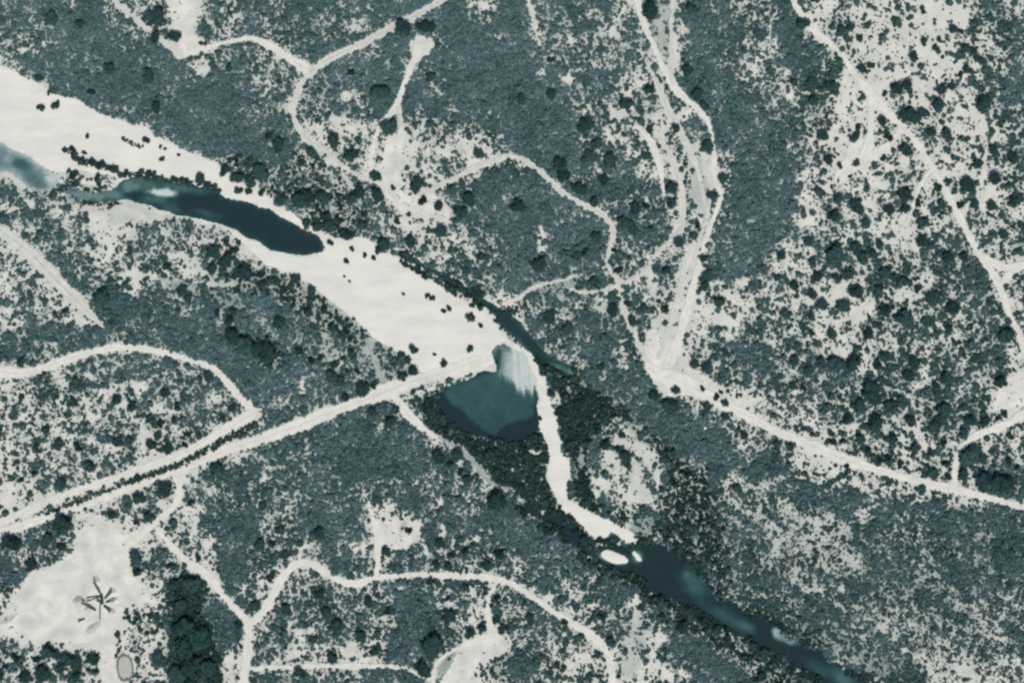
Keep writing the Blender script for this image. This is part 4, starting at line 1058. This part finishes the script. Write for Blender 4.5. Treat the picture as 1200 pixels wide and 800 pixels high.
def conveyor(a, b, z0, z1, w, label):
    """inclined belt on a lattice frame: a low feed end, b raised discharge end (photo pixels)"""
    g = float(hz((a[0] + b[0]) / 2, (a[1] + b[1]) / 2)) + 0.1
    A, B = Vector((a[0] - 600, 400 - a[1], g + z0)), Vector((b[0] - 600, 400 - b[1], g + z1))
    root = bpy.data.objects.new('conveyor', None)
    COL.objects.link(root)
    root.location = (A.x, A.y, g)
    O = Vector(root.location)
    A, B = A - O, B - O
    d = (B - A)
    L = d.length
    rot = d.to_track_quat('X', 'Z').to_matrix()
    side = rot @ Vector((0, 1, 0))
    up = rot @ Vector((0, 0, 1))
    bm = bmesh.new()
    bm_box(bm, (A + B) / 2 + up * 0.28, (L, w * 0.78, 0.12), rot)
    bm_obj('belt', bm, M_BELT, root)
    bm = bmesh.new()
    for s in (-1, 1):
        bm_box(bm, (A + B) / 2 + side * s * w * 0.5 + up * 0.1, (L, 0.14, 0.5), rot)
        bm_box(bm, (A + B) / 2 + side * s * w * 0.5 - up * 0.75, (L, 0.12, 0.12), rot)
        n = max(3, int(L / 2))
        for k in range(n):
            p, q = A + d * (k / n), A + d * ((k + 1) / n)
            bm_bar(bm, p + side * s * w * 0.5 - up * 0.75, q + side * s * w * 0.5 + up * 0.0, 0.09)
    bm_obj('lattice_frame', bm, M_STEEL, root)
    for t in (0.02, 0.98):
        bm = bmesh.new()
        bmesh.ops.create_cone(bm, cap_ends=True, segments=14, radius1=0.34, radius2=0.34, depth=w * 0.8,
                              matrix=Matrix.Translation(A + d * t + up * 0.02) @ side.to_track_quat('Z', 'Y').to_matrix().to_4x4())
        bm_obj('drum', bm, M_STEEL, root)
    for t in (0.12, 0.5, 0.86):
        p = A + d * t
        for s in (-1, 1):
            bm = bmesh.new()
            bm_bar(bm, p + side * s * w * 0.5 - up * 0.7, Vector((p.x, p.y, -0.1)) + side * s * w * 0.6, 0.15)
            bm_obj('leg', bm, M_STEEL, root)
    bm = bmesh.new()
    bm_box(bm, B + up * 0.55 - d.normalized() * 0.5, (1.2, w * 1.05, 0.7), rot)
    bm_obj('discharge_hood', bm, M_STEEL, root)
    tag(root, label, 'conveyor', 'conveyors of the crushing plant')

conveyor((118.8,696.3),(111.3,680.6),1.2,8.5,1.5,'long dark conveyor rising to the top of the crushing plant')
conveyor((118.1,698.1),(103.1,703.4),1.4,6.5,1.6,'dark conveyor reaching left from the screening tower')
conveyor((123.1,701.3),(131.9,691.9),1.4,6.5,1.9,'thick dark conveyor slanting up right from the screening tower')
conveyor((124.4,705.3),(135,702.5),1.4,5.5,1.5,'dark conveyor reaching right from the screening tower')
conveyor((112.5,714.6),(96.9,704.8),1.2,6.5,1.9,'dark conveyor detached on the left, slanting up left')
conveyor((122,709),(130,715.5),1.2,4.5,2.0,'short conveyor slanting down right from the screening tower')
conveyor((117,725.5),(118.2,709.5),1.0,5.0,1.1,'thin feed conveyor running up from the grey heap')
conveyor((99.4,724.4),(92,727.6),1.0,3.2,1.5,'short low conveyor standing apart at the lower left')
conveyor((120.2,706.2),(113.6,702.3),1.6,4.6,1.4,'short stub conveyor inside the plant beside the tower')

def screening_tower(px, py):
    g = float(hz(px, py)) + 0.1
    root = bpy.data.objects.new('screening_tower', None)
    COL.objects.link(root)
    root.location = (px - 600, 400 - py, g)
    root.rotation_euler = (0, 0, math.radians(8))
    for sx in (-1, 1):
        for sy in (-1, 1):
            bm = bmesh.new()
            bm_bar(bm, (sx * 1.3, sy * 4.2, -0.1), (sx * 1.1, sy * 3.8, 7.2), 0.35)
            bm_obj('leg', bm, M_STEEL, root)
    bm = bmesh.new()
    for sx in (-1, 1):
        bm_bar(bm, (sx * 1.2, -4.0, 0.8), (sx * 1.15, 4.0, 6.2), 0.16)
        bm_bar(bm, (sx * 1.2, 4.0, 0.8), (sx * 1.15, -4.0, 6.2), 0.16)
    bm_obj('brace', bm, M_STEEL, root)
    bm = bmesh.new()
    bm_box(bm, (0, 0, 5.2), (3.0, 8.6, 0.2))
    bm_obj('deck', bm, M_ROOF, root)
    bm = bmesh.new()
    bm_box(bm, (0, 1.2, 6.5), (2.2, 5.0, 1.7), Matrix.Rotation(math.radians(10), 3, 'X'))
    bmesh.ops.bevel(bm, geom=bm.edges[:], offset=0.12, segments=1, affect='EDGES')
    bm_obj('screen_box', bm, M_BELT, root)
    bm = bmesh.new()
    bmesh.ops.create_cone(bm, cap_ends=False, segments=4, radius1=0.7, radius2=1.9, depth=2.0, matrix=Matrix.Translation((0, -3.0, 6.6)) @ Matrix.Rotation(math.pi / 4, 4, 'Z'))
    bm_obj('hopper', bm, M_STEEL, root)
    bm = bmesh.new()
    for sx in (-1, 1):
        bm_bar(bm, (sx * 1.5, -4.2, 6.3), (sx * 1.5, 4.2, 6.3), 0.08)
        for k in range(6):
            bm_bar(bm, (sx * 1.5, -4.2 + k * 1.68, 5.2), (sx * 1.5, -4.2 + k * 1.68, 6.3), 0.07)
    bm_obj('railing', bm, M_STEEL, root)
    tag(root, 'dark screening tower at the hub of the conveyors', 'tower')
screening_tower(120.5, 702.5)

def heap(px, py, rx, ry, h, ang, mat, label, name='gravel_heap', cat='heap', seed=0):
    r = np.random.default_rng(seed)
    n, m = 28, 8
    V, F = [(0, 0, h)], []
    ph = r.random(4) * 6.28
    for j in range(1, m + 1):
        t = j / m
        for i in range(n):
            a = 2 * math.pi * i / n
            k = 1 + 0.08 * math.sin(3 * a + ph[0]) + 0.06 * math.sin(5 * a + ph[1]) + 0.02 * r.normal()
            z = h * (1 - t) ** 1.15 * (1 + 0.06 * r.normal()) if j < m else -0.15
            V.append((rx * t * k * math.cos(a), ry * t * k * math.sin(a), z))
    for i in range(n):
        F.append((0, 1 + i, 1 + (i + 1) % n))
    for j in range(m - 1):
        for i in range(n):
            a, b = 1 + j * n + i, 1 + j * n + (i + 1) % n
            F.append((a, a + n, b + n, b))
    me = bpy.data.meshes.new(name)
    me.from_pydata(V, [], F)
    shade_smooth(me)
    o = new_obj(name, me, mat)
    o.location = (px - 600, 400 - py, float(hz(px, py)) + 0.1)
    o.rotation_euler = (0, 0, math.radians(ang))
    tag(o, label, cat, 'gravel heaps of the crushing plant')

heap(113.5,681,6.5,6,4.2,0,M_HEAP,'pale gravel cone under the topmost conveyor end',seed=1)
heap(101.5,704,4.5,4.5,3.0,0,M_HEAP,'small pale gravel cone under the tower\'s left conveyor',seed=2)
heap(132,694,5.5,5.5,3.6,0,M_HEAP,'pale gravel cone under the thick slanting conveyor',seed=3)
heap(136,702.5,4.0,4.0,2.6,0,M_HEAP,'small pale gravel cone under the rightmost conveyor end',seed=4)
heap(92.5,704,6.5,7,3.8,0,M_GREYHEAP,'grey gravel cone under the detached left conveyor',seed=5)
heap(131,716,5,4.5,2.4,0,M_GREYHEAP,'greyish gravel cone below the short lower right conveyor',seed=6)
heap(103,713,4.5,4,2.0,0,M_GREYHEAP,'low greyish gravel heap under the detached conveyor middle',seed=7)
heap(108.5,735.5,11.5,5.0,2.0,38,M_GREYHEAP,'long oval heap of grey fines below the conveyors',name='fines_heap',seed=8)

# earth rim of the settling pond
def pond_rim():
    p = resample(chaikin(WATERS[5][1], 2), 1.6)
    c = p.mean(0)
    n = len(p)
    V, F = [], []
    r = np.random.default_rng(9)
    base = 0.0
    for s, z in ((0.93, -0.25), (1.02, 0.75), (1.09, 0.7), (1.26, -0.1)):
        k = 1 + 0.03 * r.normal(size=n)
        q = c + (p - c) * (s * k)[:, None]
        zz = (np.maximum(hz(q[:, 0], q[:, 1]), base - 0.2) if z < 0 else base) + z + (0.12 * r.normal(size=n) if z > 0 else 0)
        V += np.stack([wx(q[:, 0]), wy(q[:, 1]), np.broadcast_to(zz, (n,))], 1).tolist()
    for j in range(3):
        for i in range(n):
            a, b = j * n + i, j * n + (i + 1) % n
            F.append((a, b, b + n, a + n))
    me = bpy.data.meshes.new('pond_rim')
    me.from_pydata(V, [], F)
    shade_smooth(me)
    o = new_obj('pond_rim', me, M_EARTH)
    tag(o, 'dark earth bank ringing the settling pond', kind='structure')
pond_rim()

# bright stones
def stone(px, py, s, label, seed):
    r = np.random.default_rng(seed)
    v, f = ICO2
    q = v * (1 + 0.13 * r.normal(size=(len(v), 1))) * np.array([s, s * 0.85, s * 0.7])
    q[:, 2] = np.maximum(q[:, 2], -s * 0.2)
    me = bpy.data.meshes.new('boulder')
    me.from_pydata(q.tolist(), [], f)
    o = new_obj('boulder', me, M_ROCK)
    o.location = (px - 600, 400 - py, float(hz(px, py)) + s * 0.15)
    tag(o, label, 'boulder')
stone(731,446,1.9,'bright white boulder in the scrub left of the junction',1)
stone(826.5,501.5,2.2,'bright white boulder in dense scrub below the right road',2)
stone(1.5,677,1.9,'bright white boulder at the left edge by the yard',3)

print('plants', n_scrub, n_th, 'trees', n_tree, 'bushes', n_bush)
